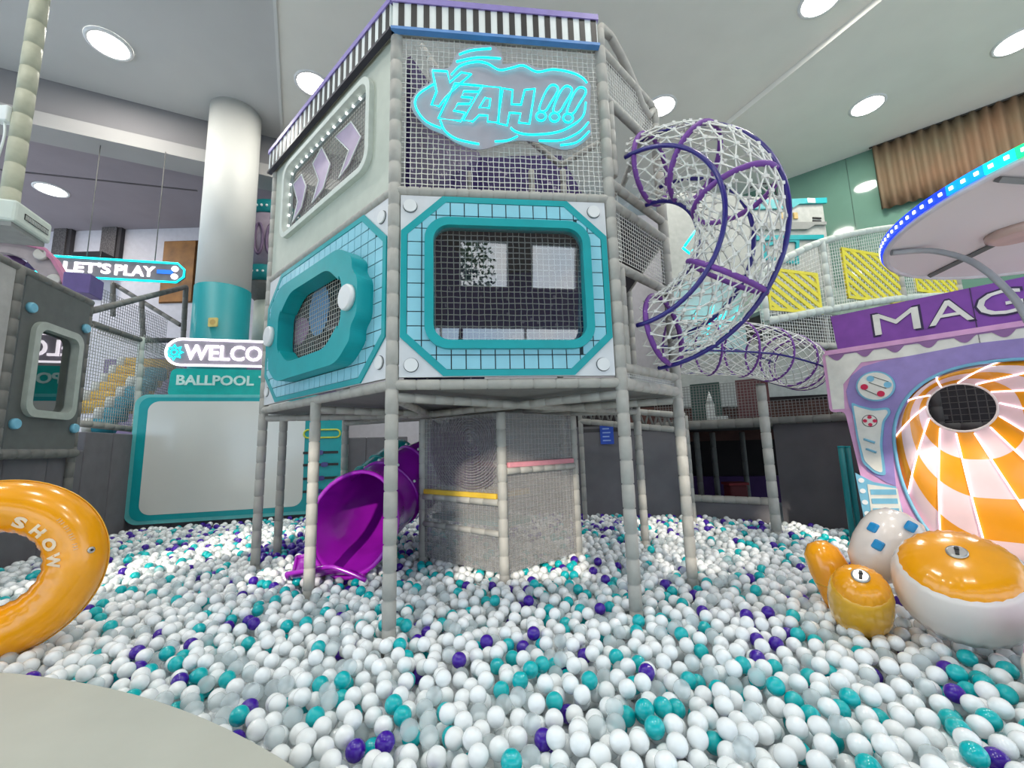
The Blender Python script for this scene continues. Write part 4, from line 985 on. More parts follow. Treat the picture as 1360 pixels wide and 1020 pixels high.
# balcony with yellow-striped guards
bal = [atY(1018, 400, 6.2), atY(1103, 400, 6.6), atY(1200, 380, 7.2), atY(1275, 380, 7.8)]
bt = [(1018, 362, 427), (1103, 321, 411), (1200, 302, 396), (1275, 300, 392)]
bc = thing('balcony', 'curved pale balcony with netting and yellow striped guards', 'balcony', bal[1])
tops = [atY(bt[i][0], bt[i][1], bal[i].y) for i in range(4)]; bots = [atY(bt[i][0], bt[i][2], bal[i].y) for i in range(4)]
for i in (0, 1, 2, 3): mk('post', MB().foam([bots[i], V((bots[i].x, bots[i].y, tops[i].z))], .055, .2), foam_w if i < 2 else foam_m, bc)
tp = [V((bots[i].x, bots[i].y, tops[i].z)) for i in range(4)]
mk('top_rail', MB().foam(smoothline([tuple(p) for p in tp], 6), .055, .2), foam_w, bc); mk('bottom_rail', MB().foam(smoothline([tuple(p) for p in bots], 6), .06, .2), foam_w, bc)
yel_g = mat('guard_yellow', (240, 224, 60), .5)
for i in range(3):
    fr_ = Fr((bots[i].x, bots[i].y), (bots[i + 1].x, bots[i + 1].y)); zb0 = (bots[i].z + bots[i + 1].z) / 2; zt0 = (tp[i].z + tp[i + 1].z) / 2
    hz = zt0 - zb0
    def lim(uu): t = uu / fr_.len; return bots[i].z * (1 - t) + bots[i + 1].z * t, tp[i].z * (1 - t) + tp[i + 1].z * t
    mb = MB(); nn = round(fr_.len / .06)
    for k in range(nn + 1): a_, b_ = lim(fr_.len * k / nn); mb.strand(fr_.P(fr_.len * k / nn, a_), fr_.P(fr_.len * k / nn, b_), .005)
    nv = round(hz / .06)
    for k in range(nv + 1):
        a_, b_ = lim(0); c_, d_ = lim(fr_.len); mb.strand(fr_.P(0, a_ + (b_ - a_) * k / nv), fr_.P(fr_.len, c_ + (d_ - c_) * k / nv), .005)
    mk('net', mb, rope_w, bc, kind='stuff')
    L_u, R_u = fr_.len * (.06 if i == 0 else .24), fr_.len * (.86 if i == 0 else 1.0)
    z0_g, z1_g = zb0 + .04 * hz, zb0 + hz * .76
    gd = mk('guard_frame', MB().prism(fr_, [[(L_u, z0_g), (R_u, z0_g), (R_u, z1_g), (L_u, z1_g)], [(L_u + .05, z0_g + .05), (R_u - .05, z0_g + .05), (R_u - .05, z1_g - .05), (L_u + .05, z1_g - .05)]], -.02, .015), yel_g, bc)
    box_ = [(L_u, z0_g), (R_u, z0_g), (R_u, z1_g), (L_u, z1_g)]
    for k in range(-6, 9):
        s0 = z0_g + k * .16
        st_p = clip_convex([(L_u, s0 + (R_u - L_u) * .62), (L_u, s0 - .085 + (R_u - L_u) * .62), (R_u, s0 - .085), (R_u, s0)], box_)
        if len(st_p) >= 3: mk('guard_stripe', MB().prism(fr_, [st_p], -.015, .012), yel_g, gd)
mk('deck', flatpoly([(bots[0].x, bots[0].y), (bots[1].x, bots[1].y), (bots[2].x, bots[2].y), (bots[3].x, bots[3].y), (bots[3].x - .2, bots[3].y + .9), (bots[0].x - .3, bots[0].y + 1.7)], bots[1].z - .14, bots[1].z - .08), foam_d, bc)
mk('inner_wall', MB().box(Fr((bots[0].x - .3, bots[0].y + 1.6), (bots[3].x + 1.5, bots[3].y + .7)), 0, 5.5, bots[1].z, bots[1].z + .9, -.05, 0), mat('mottled_sage', (168, 190, 178), .7, .25, 4), bc)
FBn = Fr((bots[0].x, bots[0].y), (bots[1].x, bots[1].y)); 
mk('lower_net', net(FBn, -.1, FBn.len, bots[1].z - .62, bots[1].z - .1, .05, .005), rope_w, bc, kind='stuff')
mk('lower_rail', MB().foam([FBn.P(-.1, bots[1].z - .64, 0), FBn.P(FBn.len, bots[1].z - .62, 0)], .05, .2), foam_m, bc)
mk('lower_post', MB().foam([FBn.P(FBn.len - .1, .6, -.05), FBn.P(FBn.len - .1, bots[1].z - .1, -.05)], .05, .2), foam_m, bc)
# grey and teal cabin with lights, behind the tunnel
FT = Fr((atY(985, 300, 9.0).x, 9.0), (atY(1098, 300, 9.3).x, 9.3))
cabn = thing('cabin', 'grey cabin front with teal bands standing behind the rope tunnel', 'cabin', FT.P(.7, 2.5))
g = lambda px, py: FT.uv(px, py)
u0_, u1_ = -1.9, g(1097, 300)[0]
mk('wall', MB().box(FT, u0_, u1_, 1.8, g(1060, 264)[1], -.2, 0), mat('cabin_grey', (176, 178, 172), .5), cabn, bevel=.02)
mk('teal_band', MB().prism(FT, [FT.poly([(1000, 267), (1096, 264), (1096, 271), (1060, 272), (1050, 278), (1000, 279)])], 0, .05), teal, cabn)
mk('grey_band', MB().prism(FT, [FT.poly([(1000, 297), (1095, 296), (1095, 300), (1080, 300), (1070, 306), (1000, 306)])], 0, .06), mat('cabin_mid', (140, 142, 138), .5), cabn)
mk('teal_edge', MB().prism(FT, [FT.poly([(1000, 314), (1092, 313), (1092, 319), (1000, 320)])], 0, .05), teal, cabn)
for px in (1036, 1046, 1056): mk('lamp_cell', MB().box(FT, g(px, 288)[0] - .05, g(px, 288)[0] + .05, g(px, 291)[1], g(px, 283)[1], 0, .03), mat('cell_brass', (190, 160, 90), .4), cabn)
for py in (290, 294): mk('dark_slot', MB().box(FT, g(1079, py)[0], g(1090, py)[0], g(1085, py + 1)[1], g(1085, py - 1)[1], 0, .02), black_m, cabn)
mk('window', MB().prism(FT, [roundpoly(FT.poly([(1012, 325), (1040, 318), (1060, 318), (1060, 352), (1012, 345)]), .06), roundpoly(FT.poly([(1017, 328), (1042, 322), (1056, 322), (1056, 348), (1017, 341)]), .05)], 0, .04), teal, cabn)
mk('white_cell', MB().box(FT, g(1070, 268)[0], g(1080, 268)[0], g(1075, 271)[1], g(1075, 265)[1], .05, .06), stripe_w, cabn)
mk('cable', MB().tube(smoothline([tuple(FT.P(*g(1000, 246), -.1)), tuple(FT.P(*g(1012, 241), -.1)), tuple(FT.P(*g(1030, 243), -.1)), tuple(FT.P(*g(1038, 264), -.1))], 5), .02, 6), dark, cabn)
dm = g(1030, 262); mk('dome', MB().lathe(FT.P(dm[0], dm[1], -.5), (0, 0, 1), [(.45, -.05), (.4, .08), (.25, .18), (.02, .22)], 24), MATS['cabin_grey'], cabn)
# teal pattern panel and cyan tube seen through the tunnel nets
p = atY(930, 420, 6.6); FQ = Fr((atY(870, 420, 6.3).x, 6.3), (atY(1018, 420, 6.6).x, 6.6))
nb = thing('lit_panel', 'pale tiled panel with cyan neon strokes behind the rope tunnel', 'panel', FQ.P(.7, 2))
vq0, vq1 = FQ.uv(950, 470)[1], FQ.uv(950, 375)[1]
mk('backing', MB().box(FQ, .2, FQ.len - .4, vq0, vq1, -.04, 0), mat('pale_tile', (176, 208, 206), .4), nb)
for i in range(7): mk('neon_stroke', MB().tube([FQ.P(FQ.uv(918 + i * 9, 420 + (i % 3) * 9)[0], FQ.uv(918, 424 + (i % 3) * 12)[1], .03), FQ.P(FQ.uv(928 + i * 9, 405)[0], FQ.uv(928, 405 + (i % 2) * 14)[1], .03)], .014, 6), cyan_e, nb)
for a_, b_ in (((908, 328), (922, 308)), ((905, 330), (915, 338)), ((917, 336), (925, 328))):
    A_, B_ = FQ.uv(*a_), FQ.uv(*b_); mk('neon_stroke', MB().tube([FQ.P(*A_, .03), FQ.P(*B_, .03)], .02, 6), cyan_e, nb)
# two teal pipes
for px in (1124, 1133):
    a, b = atZ(px + 3, 703, 0), atY(px - 3, 594, 5.0)
    o = thing('teal_pipe', 'upright teal pipe beside the wavy-trimmed game panel', 'pipe', (a.x, 5.0, pit_base), 'teal pipes beside the game panel')
    x_ = atY(px, 650, 5.0).x; mk('sleeve', MB().tube([(x_, 5.0, pit_base), (x_, 5.0, b.z)], .03, 12), teal_d, o); mk('cap', MB().lathe((x_, 5.0, b.z), (0, 0, 1), [(.032, 0), (.03, .015)], 12), teal, o)

# ================================================================== "MAG" GAME PANEL WITH STRIPED FUNNEL
m0, m1 = atY(1108, 500, 4.70), atY(1360, 500, 3.66)
FM = Fr((m0.x, m0.y), (m1.x, m1.y))
mg = thing('game_panel', 'purple, cream and lavender ball-toss panel lettered MAG with wavy trim', 'game panel', FM.P(1, pit_base))
mp = lambda px, py, w=0: FM.uv(px, py, w)
pink = mat('panel_pink', (214, 160, 200), .45); lav = mat('panel_lavender', (150, 132, 190), .45); mcream = mat('panel_cream', (224, 222, 212), .5); sky_b = mat('panel_skyblue', (120, 182, 208), .45)
MU = FM.len + .55
sL = mp(1108, 440)[0]; sT = mp(1107, 421)[1]; sBm = mp(1113, 464)[1]
tl = mp(1107, 421); tr_ = mp(1296, 389)
slope = 0
lean = -(sL - mp(1160, 690)[0])
signb = mk('sign_board', MB().prism(FM, [[(sL + .02, sBm - .03), (MU, sBm - .03), (MU, sT), (sL - .005, sT)]], 0, .05), mat('sign_purple', (128, 68, 160), .45), mg)
ud_ = mp(1297, 430)[0]
mk('board_joint', MB().box(FM, ud_ - .004, ud_ + .004, mp(1297, 460)[1], sT, .05, .056), mat('joint_purple', (70, 40, 90), .5), signb)
lt_b, lt_t = mp(1180, 444)[1], mp(1180, 416)[1]
for ch, x0, x1 in (('M', 1161, 1221), ('A', 1234, 1293), ('G', 1301, 1362)):
    ua, ub = mp(x0, 425)[0], mp(x1, 415)[0]
    letters(FM, ch, ua - .018, ub + .018, lt_b - .018, lt_t + .018, .05, .056, mat('letter_edge', (50, 30, 70), .5), signb, .0, name='letter_outline')
    letters(FM, ch, ua, ub, lt_b, lt_t, .056, .062, mcream, signb, .0)
bL_ = mp(1094, 475)[0]; bT = mp(1095, 470)[1]; st1 = mp(1103, 548)[1]; sL2 = mp(1124, 548)[0]; foot = pit_base
fL = mp(1166, 700)[0]
body = [(bL_, bT), (bL_, st1), (sL2, st1), (fL, foot), (MU, foot), (MU, bT)]
body = roundpoly(body, .05, 3)
fc = mp(1345, 598); frx, fry = mp(1345, 598)[0] - mp(1189, 590)[0], mp(1335, 479)[1] - fc[1]
def egg(k, rx, ry, n=72):
    out = []
    for i in range(n):
        a = 2 * PI * i / n; c_, s_ = math.cos(a), math.sin(a)
        out.append((fc[0] + rx * math.copysign(abs(c_) ** .85, c_), fc[1] + ry * (1.0 if s_ > 0 else 1.45) * math.copysign(abs(s_) ** .9, s_)))
    return out
EG = egg(0, frx, fry)
EGc = [(a, max(b, foot + .02)) for a, b in EG]
EGm = [(min(a, MU - .03), b) for a, b in EGc]
mbody = mk('body', MB().prism(FM, [body, EGm], 0, .05), pink, mg)
inset = [(bL_ + .03, bT - .03), (bL_ + .03, st1 + .03), (sL2 + .0, st1 + .03), (sL2 + .02, st1 + .3), (sL2 + .2, bT - .16), (MU, bT - .16), (MU, bT - .03)]
mk('cream_trim', MB().prism(FM, [inset], .05, .056), mcream, mbody)
# scalloped strip: purple waves hang over the cream trim
wv = [(bL_ + .06, bT - .03)]
N = 120; Lw = MU - bL_ - .06
low = []
for i in range(N + 1):
    uu = bL_ + .06 + Lw * i / N; low.append((uu, bT - .055 - .05 * max(-.2, math.sin(uu * 2 * PI / .245))))
mk('wave_trim', MB().prism(FM, [[(bL_ + .06, bT - .03)] + low + [(MU, bT - .03)]], .056, .062), mat('wave_purple', (142, 100, 150), .45), mbody)
mk('pink_line', MB().box(FM, bL_ + .03, MU, bT - .03, bT + .02, .05, .066), pink, mbody)
lavp = roundpoly([(sL2 + .03, bT - .19), (fL + .10, mp(1185, 645)[1]), (mp(1192, 645)[0], mp(1192, 648)[1]), (MU, mp(1192, 648)[1]), (MU, bT - .19)], .12, 5)
EGl = [(min(a, MU - .01), max(b, mp(1192, 648)[1] + .01)) for a, b in EG]
mk('lavender_field', MB().prism(FM, [FM.poly([(1137, 560), (1128, 540), (1124, 520), (1130, 500), (1146, 487), (1170, 480), (1297, 456), (1360, 449), (1360, 476), (1325, 476), (1280, 484), (1240, 500), (1210, 525), (1195, 552), (1187, 585), (1187, 615), (1190, 645), (1178, 641), (1152, 625), (1142, 590)], .05)], .05, .06), lav, mbody)
mk('funnel_rim', MB().tube([FM.P(a, b, .055) for a, b in EGm], .016, 6, closed=True), sky_b, mbody)
# round control disc
ctl = [mp(*q, .06) for q in ((1163, 513),)][0]
ds = mk('control_disc', MB().disc(FM, ctl[0], ctl[1], .158, .06, .085, 28), sky_b, mbody); mk('disc_face', MB().disc(FM, ctl[0], ctl[1], .143, .085, .09, 28), mcream, ds)
red = mat('dot_red', (200, 20, 70), .4)
for q, m in (((1156, 503), sky_b), ((1179, 511), sky_b), ((1148, 514), red), ((1170, 523), red)): c = mp(*q, .09); mk('dot', MB().disc(FM, c[0], c[1], .031, .09, .098, 16), m, ds)
for a_, b_ in (((1158, 500), (1180, 507)), ((1154, 508), (1177, 516)), ((1147, 517), (1168, 526))):
    A_, B_ = mp(*a_, .09), mp(*b_, .09); mk('link_line', MB().tube([FM.P(*A_, .092), FM.P(*B_, .092)], .004, 5), foam_d, ds)
# white handle-shaped piece
hd_o = roundpoly(FM.poly([(1131, 534), (1139, 538), (1160, 543), (1181, 541), (1184, 548), (1175, 560), (1172, 590), (1177, 632), (1163, 629), (1146, 615), (1138, 580)], .06), .03, 3)
hd_i = roundpoly(FM.poly([(1134, 538), (1141, 541), (1160, 546), (1178, 544), (1180, 548), (1172, 560), (1169, 590), (1173, 628), (1163, 625), (1149, 612), (1141, 580)], .06), .03, 3)
h_ = mk('handle', MB().prism(FM, [hd_o], .06, .08), sky_b, mbody); mk('handle_face', MB().prism(FM, [hd_i], .08, .086), mcream, h_)
c = mp(1155, 559, .086); mk('red_ring', MB().disc(FM, c[0], c[1], .064, .086, .09, 20), black_m, h_); mk('ring_face', MB().disc(FM, c[0], c[1], .058, .09, .093, 20), mcream, h_)
for q in ((1155, 554), (1149, 559), (1162, 559), (1156, 564)): c = mp(*q, .09); mk('dot', MB().disc(FM, c[0], c[1], .018, .093, .098, 12), red, h_)
for a_, b_ in (((1147, 583), (1162, 588)), ((1150, 596), (1164, 601))): A_, B_ = mp(*a_, .09), mp(*b_, .09); mk('slot', MB().tube([FM.P(*A_, .088), FM.P(*B_, .088)], .011, 6), sky_b, h_)
# ladder of blue bars and dotted strip at the foot
lad = mk('ladder_field', MB().prism(FM, [FM.poly([(1136, 628), (1160, 640), (1190, 646), (1205, 700), (1150, 700)], .05)], .05, .058), sky_b, mbody)
mk('ladder_face', MB().prism(FM, [FM.poly([(1152, 643), (1192, 649), (1202, 700), (1160, 700)], .058)], .058, .064), mcream, lad)
for i, py in enumerate((650, 662, 675, 688)):
    x0, x1 = 1156 + i * 1.6, 1190 + i * 2; mk('bar', MB().prism(FM, [FM.poly([(x0, py), (x1, py), (x1 + 1, py + 7), (x0 + 1, py + 7)], .064)], .064, .07), sky_b, lad)
for q in ((1144, 638), (1146, 652), (1149, 667), (1152, 682)): c = mp(*q, .058); mk('dot', MB().disc(FM, c[0], c[1], .025, .058, .066, 12), knob_m, lad)
# funnel
hc = mp(1276, 541, -.12); hrx, hry = .30, .215
hrx = (mp(1323, 541, -.12)[0] - mp(1228, 541, -.12)[0]) / 2; hry = (mp(1276, 509, -.12)[1] - mp(1276, 573, -.12)[1]) / 2
fun = mk('funnel_back', MB().tube([FM.P(hc[0] + hrx * math.cos(2 * PI * k / 36), hc[1] + hry * math.sin(2 * PI * k / 36), -.12) for k in range(36)], .012, 6, closed=True), white_v, mg)
pet_o = mat('petal_orange', (232, 152, 24), .25, .03, 5, coat=.4); pet_p = mat('petal_pink', (238, 206, 206), .25, .03, 5, coat=.4)
led = mat('led_strip', (255, 240, 255), .4, 0, emit=2.0)
NS = 13
def fpt(a, s):
    c_, s_ = math.cos(a), math.sin(a)
    ex = fc[0] + frx * math.copysign(abs(c_) ** .85, c_); ey = fc[1] + fry * (1.0 if s_ > 0 else 1.45) * math.copysign(abs(s_) ** .9, s_)
    ex = min(ex, MU - .03); ey = max(ey, foot + .02)
    hx_, hy_ = hc[0] + hrx * c_, hc[1] + hry * s_
    return FM.P(hx_ + (ex - hx_) * s, hy_ + (ey - hy_) * s, -.12 + .12 * s + .12 * math.sin(PI * s))
for i in range(NS):
    a0_ = 2 * PI * i / NS + .1; a1_ = 2 * PI * (i + 1) / NS + .1
    bnd = [0, .20, .46, .74, 1.0]
    for j in range(4):
        mb = MB(); vs = []; nn, mm = 6, 4
        for y_ in range(mm + 1):
            for x_ in range(nn + 1): vs.append(fpt(a0_ + (a1_ - a0_) * x_ / nn, bnd[j] + (bnd[j + 1] - bnd[j]) * y_ / mm))
        mb.add(vs, [(y_ * (nn + 1) + x_, y_ * (nn + 1) + x_ + 1, (y_ + 1) * (nn + 1) + x_ + 1, (y_ + 1) * (nn + 1) + x_) for y_ in range(mm) for x_ in range(nn)], True)
        mk('petal', mb, pet_o if (i + j) % 2 else pet_p, fun)
    mk('led_strip', MB().tube([fpt(a0_, s / 10 * .97 + .02) + FM.n * .012 for s in range(11)], .0062, 6), led, fun)
# dark frame with net seen through the hole
bk = thing('back_frame', 'dark foam frame with net seen through the funnel hole', 'frame', FM.P(hc[0], .4, -1.2))
FK = Fr((FM.P(hc[0] - .9, 0, -1.0).x, FM.P(hc[0] - .9, 0, -1.0).y), (FM.P(hc[0] + .9, 0, -1.0).x, FM.P(hc[0] + .9, 0, -1.0).y))
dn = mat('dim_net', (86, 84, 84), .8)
mk('net', net(FK, 0, 1.8, 1.2, 2.3, .07, .005), dn, bk, kind='stuff')
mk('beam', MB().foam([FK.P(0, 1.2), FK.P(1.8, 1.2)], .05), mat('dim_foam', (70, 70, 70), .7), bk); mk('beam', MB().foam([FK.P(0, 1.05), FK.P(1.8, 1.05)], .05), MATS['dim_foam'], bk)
mk('post', MB().foam([FK.P(.65, -.1), FK.P(.65, 2.3)], .05), MATS['dim_foam'], bk)
mk('panel', MB().box(FK, .7, 1.8, -.17, 1.0, -.05, 0), dark, bk); mk('backing', MB().box(FK, -.4, 2.4, -.17, 2.4, -.9, -.85), dark, bk)

# ================================================================== LED CANOPY
cc = V((3.70, 2.085, 2.42)); CRd = 1.276
cn = thing('canopy', 'round white canopy disc with a blue and green lit LED rim', 'canopy', cc)
mk('disc', MB().lathe(cc, (0, 0, 1), [(CRd - .03, 0), (CRd, .01), (CRd, .07), (CRd - .02, .08)], 64), mat('canopy_white', (226, 218, 222), .5, .02, 1), cn)
mk('rim_lip', MB().tube([cc + V((CRd * math.cos(2 * PI * k / 64) * .99, CRd * math.sin(2 * PI * k / 64) * .99, 0)) for k in range(64)], .018, 6, closed=True), mat('lip_pale', (214, 208, 214), .4), cn)
NL = 132
for k in range(NL):
    a = 2 * PI * (k + .5) / NL; d = V((math.cos(a), math.sin(a), 0)); tg = V((-d.y, d.x, 0))
    # the strip runs through the colours along the rim
    h = (k / NL * 360 - 168) % 360; f = min(.99, h / 30) if h < 200 else 0
    cname = ('led_blue', 'led_azure', 'led_cyan', 'led_green')[min(3, int(f * 4))]
    cm = mat(cname, {'led_blue': (20, 60, 255), 'led_azure': (0, 140, 255), 'led_cyan': (0, 220, 220), 'led_green': (0, 230, 130)}[cname], .4, 0, emit=1.1)
    mk('led_cell', MB().obox(cc + d * (CRd + .006) + V((0, 0, .04)), tg * (CRd * PI / NL), d * .006, V((0, 0, .028))), cm, cn)
    mk('led_dot', MB().obox(cc + d * (CRd + .014) + V((0, 0, .04)), tg * .009, d * .003, V((0, 0, .009))), led_m, cn)
hub = atZ(1352, 306, 2.42)
mk('hub', MB().lathe((hub.x, hub.y, 2.42), (0, 0, -1), [(.15, 0), (.15, .03), (.12, .05)], 24), mat('hub_pink', (200, 170, 160), .3), cn)
rb = mat('rib_grey', (120, 118, 118), .5)
a, b = atZ(1235, 366, 2.41), atZ(1345, 312, 2.41); mk('rib', MB().tube([a, b], .02, 4, smooth=False), rb, cn)
a, b = atZ(1325, 238, 2.41), atZ(1420, 245, 2.41); mk('rib', MB().tube([a, b], .02, 4, smooth=False), rb, cn)
arc = [atZ(1184, 336, 2.40), atZ(1235, 333, 2.38)] + [atY(px, py, y) for px, py, y in ((1280, 343, 2.6), (1310, 360, 2.5), (1340, 388, 2.45), (1362, 420, 2.4), (1385, 480, 2.4), (1395, 620, 2.4), (1398, 800, 2.4))]
mk('support_arc', MB().tube(smoothline([tuple(p) for p in arc], 6), .019, 10), mat('arc_grey', (158, 158, 162), .35), cn)

# ================================================================== INFLATABLES
def puffy(name, label, c, ax, R, Hh, m_top, m_side, nw=22, wr=.035, valve=True, group=None):
    """air-filled drum: seam with creases where the end face is welded to the side"""
    ax = V(ax).normalized(); o = thing(name, label, 'inflatable', V(c) - ax * Hh / 2, group)
    md = lambda amp: (lambda i, t: 1 + amp * math.sin(nw * t + .8 * math.sin(3 * t)))
    prof = [(R * .80, -Hh / 2 - .0), (R * .92, -Hh / 2 + .02), (R, -Hh / 4), (R * 1.03, 0), (R, Hh / 4), (R * .93, Hh / 2 - .03), (R * .86, Hh / 2)]
    amps = [wr, wr, .006, 0, .006, wr * .7, wr]
    mk('side', MB().lathe(c, ax, prof, 66, mod=lambda i, t: 1 + amps[i] * math.sin(nw * t + .8 * math.sin(3 * t))), m_side, o)
    tp_ = [(R * .86, Hh / 2), (R * .83, Hh / 2 + .012), (R * .76, Hh / 2 + .034), (R * .6, Hh / 2 + .058), (R * .3, Hh / 2 + .078), (.001, Hh / 2 + .08)]
    am2 = [wr, wr * 1.6, wr * 1.8, wr * .8, .0, 0]
    mk('end_face', MB().lathe(c, ax, tp_, 66, mod=lambda i, t: 1 + am2[i] * math.sin(nw * t + .8 * math.sin(3 * t)), caps=False), m_top, o)
    if valve:
        vc = V(c) + ax * (Hh / 2 + .08); s = .045
        vl_ = mk('valve', MB().lathe(vc, ax, [(s, 0), (s, .008), (s * .8, .012)], 20), mat('valve_silver', (190, 190, 186), .25, metal=.6), o)
        t1 = ax.orthogonal().normalized(); mk('valve_cap', MB().obox(vc + ax * .014, t1 * s * .6, ax.cross(t1) * s * .18, ax * .006), black_m, vl_)
        mk('valve_stem', MB().lathe(vc + t1 * s * .3, ax, [(s * .25, .01), (s * .22, .025)], 10), black_m, vl_)
    return o
toc = lambda p: (CAM - V(p)).normalized()
fcn = atY(1271, 734, 2.40); ax = (toc(fcn) * .62 + V((0, 0, 1)) * .74 + V((.05, 0, 0))).normalized()
puffy('inflatable_drum', 'large white inflatable drum with a creased orange end face', fcn - ax * .25, ax, .285, .34, orange, white_v, 26, .016)
fcn = atY(1143, 764, 2.62); ax = (toc(fcn) * .72 + V((0, 0, 1)) * .62 + V((.1, 0, 0))).normalized()
puffy('inflatable_drum', 'small orange inflatable drum beside the large white drum', fcn - ax * .26, ax, .158, .34, orange, mat('yellow_vinyl2', (236, 176, 40), .22, .04, 5, coat=.5), 20, .018)
c = atY(1114, 735, 3.12)
o = thing('inflatable_tube', 'upright orange inflatable tube behind the small orange drum', 'inflatable', (c.x, c.y, 0))
mk('body', MB().lathe((c.x, c.y, 0), (-.22, .25, 1), [(.10, -.1), (.12, .0), (.125, .22), (.11, .34), (.06, .40), (.005, .41)], 28), orange, o)
mk('seam', MB().tube([V((c.x, c.y, 0)) + V((-.22, .25, 1)).normalized() * .12 + V((.127 * math.cos(k * PI / 14), .127 * math.sin(k * PI / 14), 0)) for k in range(28)], .004, 5, closed=True), MATS['yellow_vinyl2'], o)
c = atY(1178, 722, 2.98)
o = thing('inflatable_rocket', 'white inflatable rocket nose with blue square windows', 'inflatable', (c.x, c.y, 0))
axr = V((.35, -.1, .55)).normalized()
mk('body', MB().lathe(c, axr, [(.10, -.24), (.15, -.18), (.178, -.05), (.178, .06), (.16, .15), (.105, .215), (.01, .24)], 36), white_v, o)
bw = mat('window_blue', (30, 140, 200), .25, coat=.5)
for q in ((1154, 697), (1166, 724), (1212, 700)):
    d = ray(*q).normalized(); pt_ = CAM + d * ((c - CAM).length - .178); nn_ = -(d); t1 = nn_.cross(V((0, 0, 1))).normalized(); t2v = t1.cross(nn_)
    rad = (pt_ - c); rad = (rad - axr * rad.dot(axr)).normalized(); t1 = rad.cross(axr).normalized()
    mk('window', MB().obox(c + axr * (pt_ - c).dot(axr) + rad * .178, t1 * .030, axr * .032, rad * .012), bw, o, bevel=.012)
c = atY(1425, 800, 2.86)
o = thing('inflatable_tube', 'orange inflatable tube lying under the large white drum', 'inflatable', (c.x, c.y, 0))
dx_ = V((.75, -.45, -.05)).normalized()
mk('body', MB().lathe(V((c.x, c.y, .09)), dx_, [(.04, -.40), (.10, -.36), (.115, -.26), (.115, .2), (.10, .3), (.04, .34)], 28), mat('orange_deep', (250, 104, 20), .3, .04, 5, coat=.4), o)
mk('seam', MB().tube([V((c.x, c.y, .09)) + dx_ * .2 + (dx_.orthogonal().normalized() * math.cos(k * PI / 12) + dx_.cross(dx_.orthogonal().normalized()) * math.sin(k * PI / 12)) * .117 for k in range(24)], .004, 5, closed=True), orange, o)
c = atZ(1478, 925, .05)
o = thing('inflatable_cushion', 'pink-topped white inflatable at the pit edge beside the orange tube', 'inflatable', (c.x, c.y, pit_base))
mk('body', MB().lathe((c.x, c.y, 0), (0, 0, 1), [(.20, -.15), (.24, -.05), (.24, .10), (.225, .15)], 40), white_v, o)
mk('pink_top', MB().lathe((c.x, c.y, 0), (0, 0, 1), [(.225, .15), (.215, .20), (.165, .25), (.08, .27), (.005, .275)], 40, caps=False), mat('pink_vinyl3', (230, 160, 205), .25, coat=.4), o)

# SHOW ring
rc = atY(-10, 757, 2.70); rn = V((.47, -.88, .0)).normalized()
rx_ = V((-rn.y, rn.x, 0)); Rm, rm = .378, .155
up_ = (V((0, 0, 1)) - rn * .06).normalized()
def tor(a, ph, e=0): d = rx_ * math.cos(a) + up_ * math.sin(a); return rc + d * (Rm + (rm + e) * math.cos(ph)) + rn * ((rm + e) * math.sin(ph))
o = thing('swim_ring', 'big shiny orange inflatable ring printed SHOW resting on the balls', 'inflatable', (rc.x, rc.y, 0))
mb = MB(); na, nb_ = 96, 32
mb.add([tor(2 * PI * i / na, 2 * PI * j / nb_, .004 * math.sin(24 * 2 * PI * i / na + j) * max(0, -math.cos(2 * PI * j / nb_) + .2)) for i in range(na) for j in range(nb_)],
       [(i * nb_ + j, i * nb_ + (j + 1) % nb_, ((i + 1) % na) * nb_ + (j + 1) % nb_, ((i + 1) % na) * nb_ + j) for i in range(na) for j in range(nb_)], True)
mk('body', mb, orange, o)
mk('weld_seam', MB().tube([tor(2 * PI * i / 72, 0, .004) for i in range(72)], .004, 5, closed=True), MATS['yellow_vinyl2'], o)
prn = mat('print_cream', (250, 226, 196), .35)
flatF = Fr((0, 0), (1, 0))
def ring_text(body_, a_start, step, ph0, hgt, bold):
    for i, ch in enumerate(body_):
        t = text_mb(flatF, ch, -.5, .5, -.5, .5, 0, .1, bold); q = MB()
        wd_ = {'I': .3, 'W': 1.25, 'O': 1.1}.get(ch, .85) * hgt
        vs = []
        for p in t.v:
            ph = ph0 + (p.z) * hgt / rm * -1.0; rr_ = Rm + rm * math.cos(ph)
            a = a_start - i * step - (p.x) * wd_ / rr_
            vs.append(tor(a, ph, .003 if -p.y < .05 else .005))
        q.add(vs, t.f); mk('printed_letter', q, prn, o)
ring_text('SHOW', math.radians(64), math.radians(19), PI * .63, .075, .05)
ring_text('W', math.radians(-84), math.radians(-19), PI * .60, .075, .05)
for i, a in enumerate((38, 30, 22, 13)):
    for k in range(3): mk('small_print', MB().tube([tor(math.radians(a + k * 2.2), PI * .43, .003), tor(math.radians(a + k * 2.2), PI * .40 - .04, .003)], .0018, 4), prn, o)
vc = tor(math.radians(9), PI * .27); vn = (vc - (rc + (rx_ * math.cos(.157) + up_ * math.sin(.157)) * Rm)).normalized()
vv_ = mk('valve', MB().lathe(vc, vn, [(.02, 0), (.02, .006), (.014, .010)], 16), MATS['valve_silver'], o); mk('valve_cap', MB().lathe(vc + vn * .01, vn, [(.008, 0), (.007, .008)], 10), black_m, vv_)

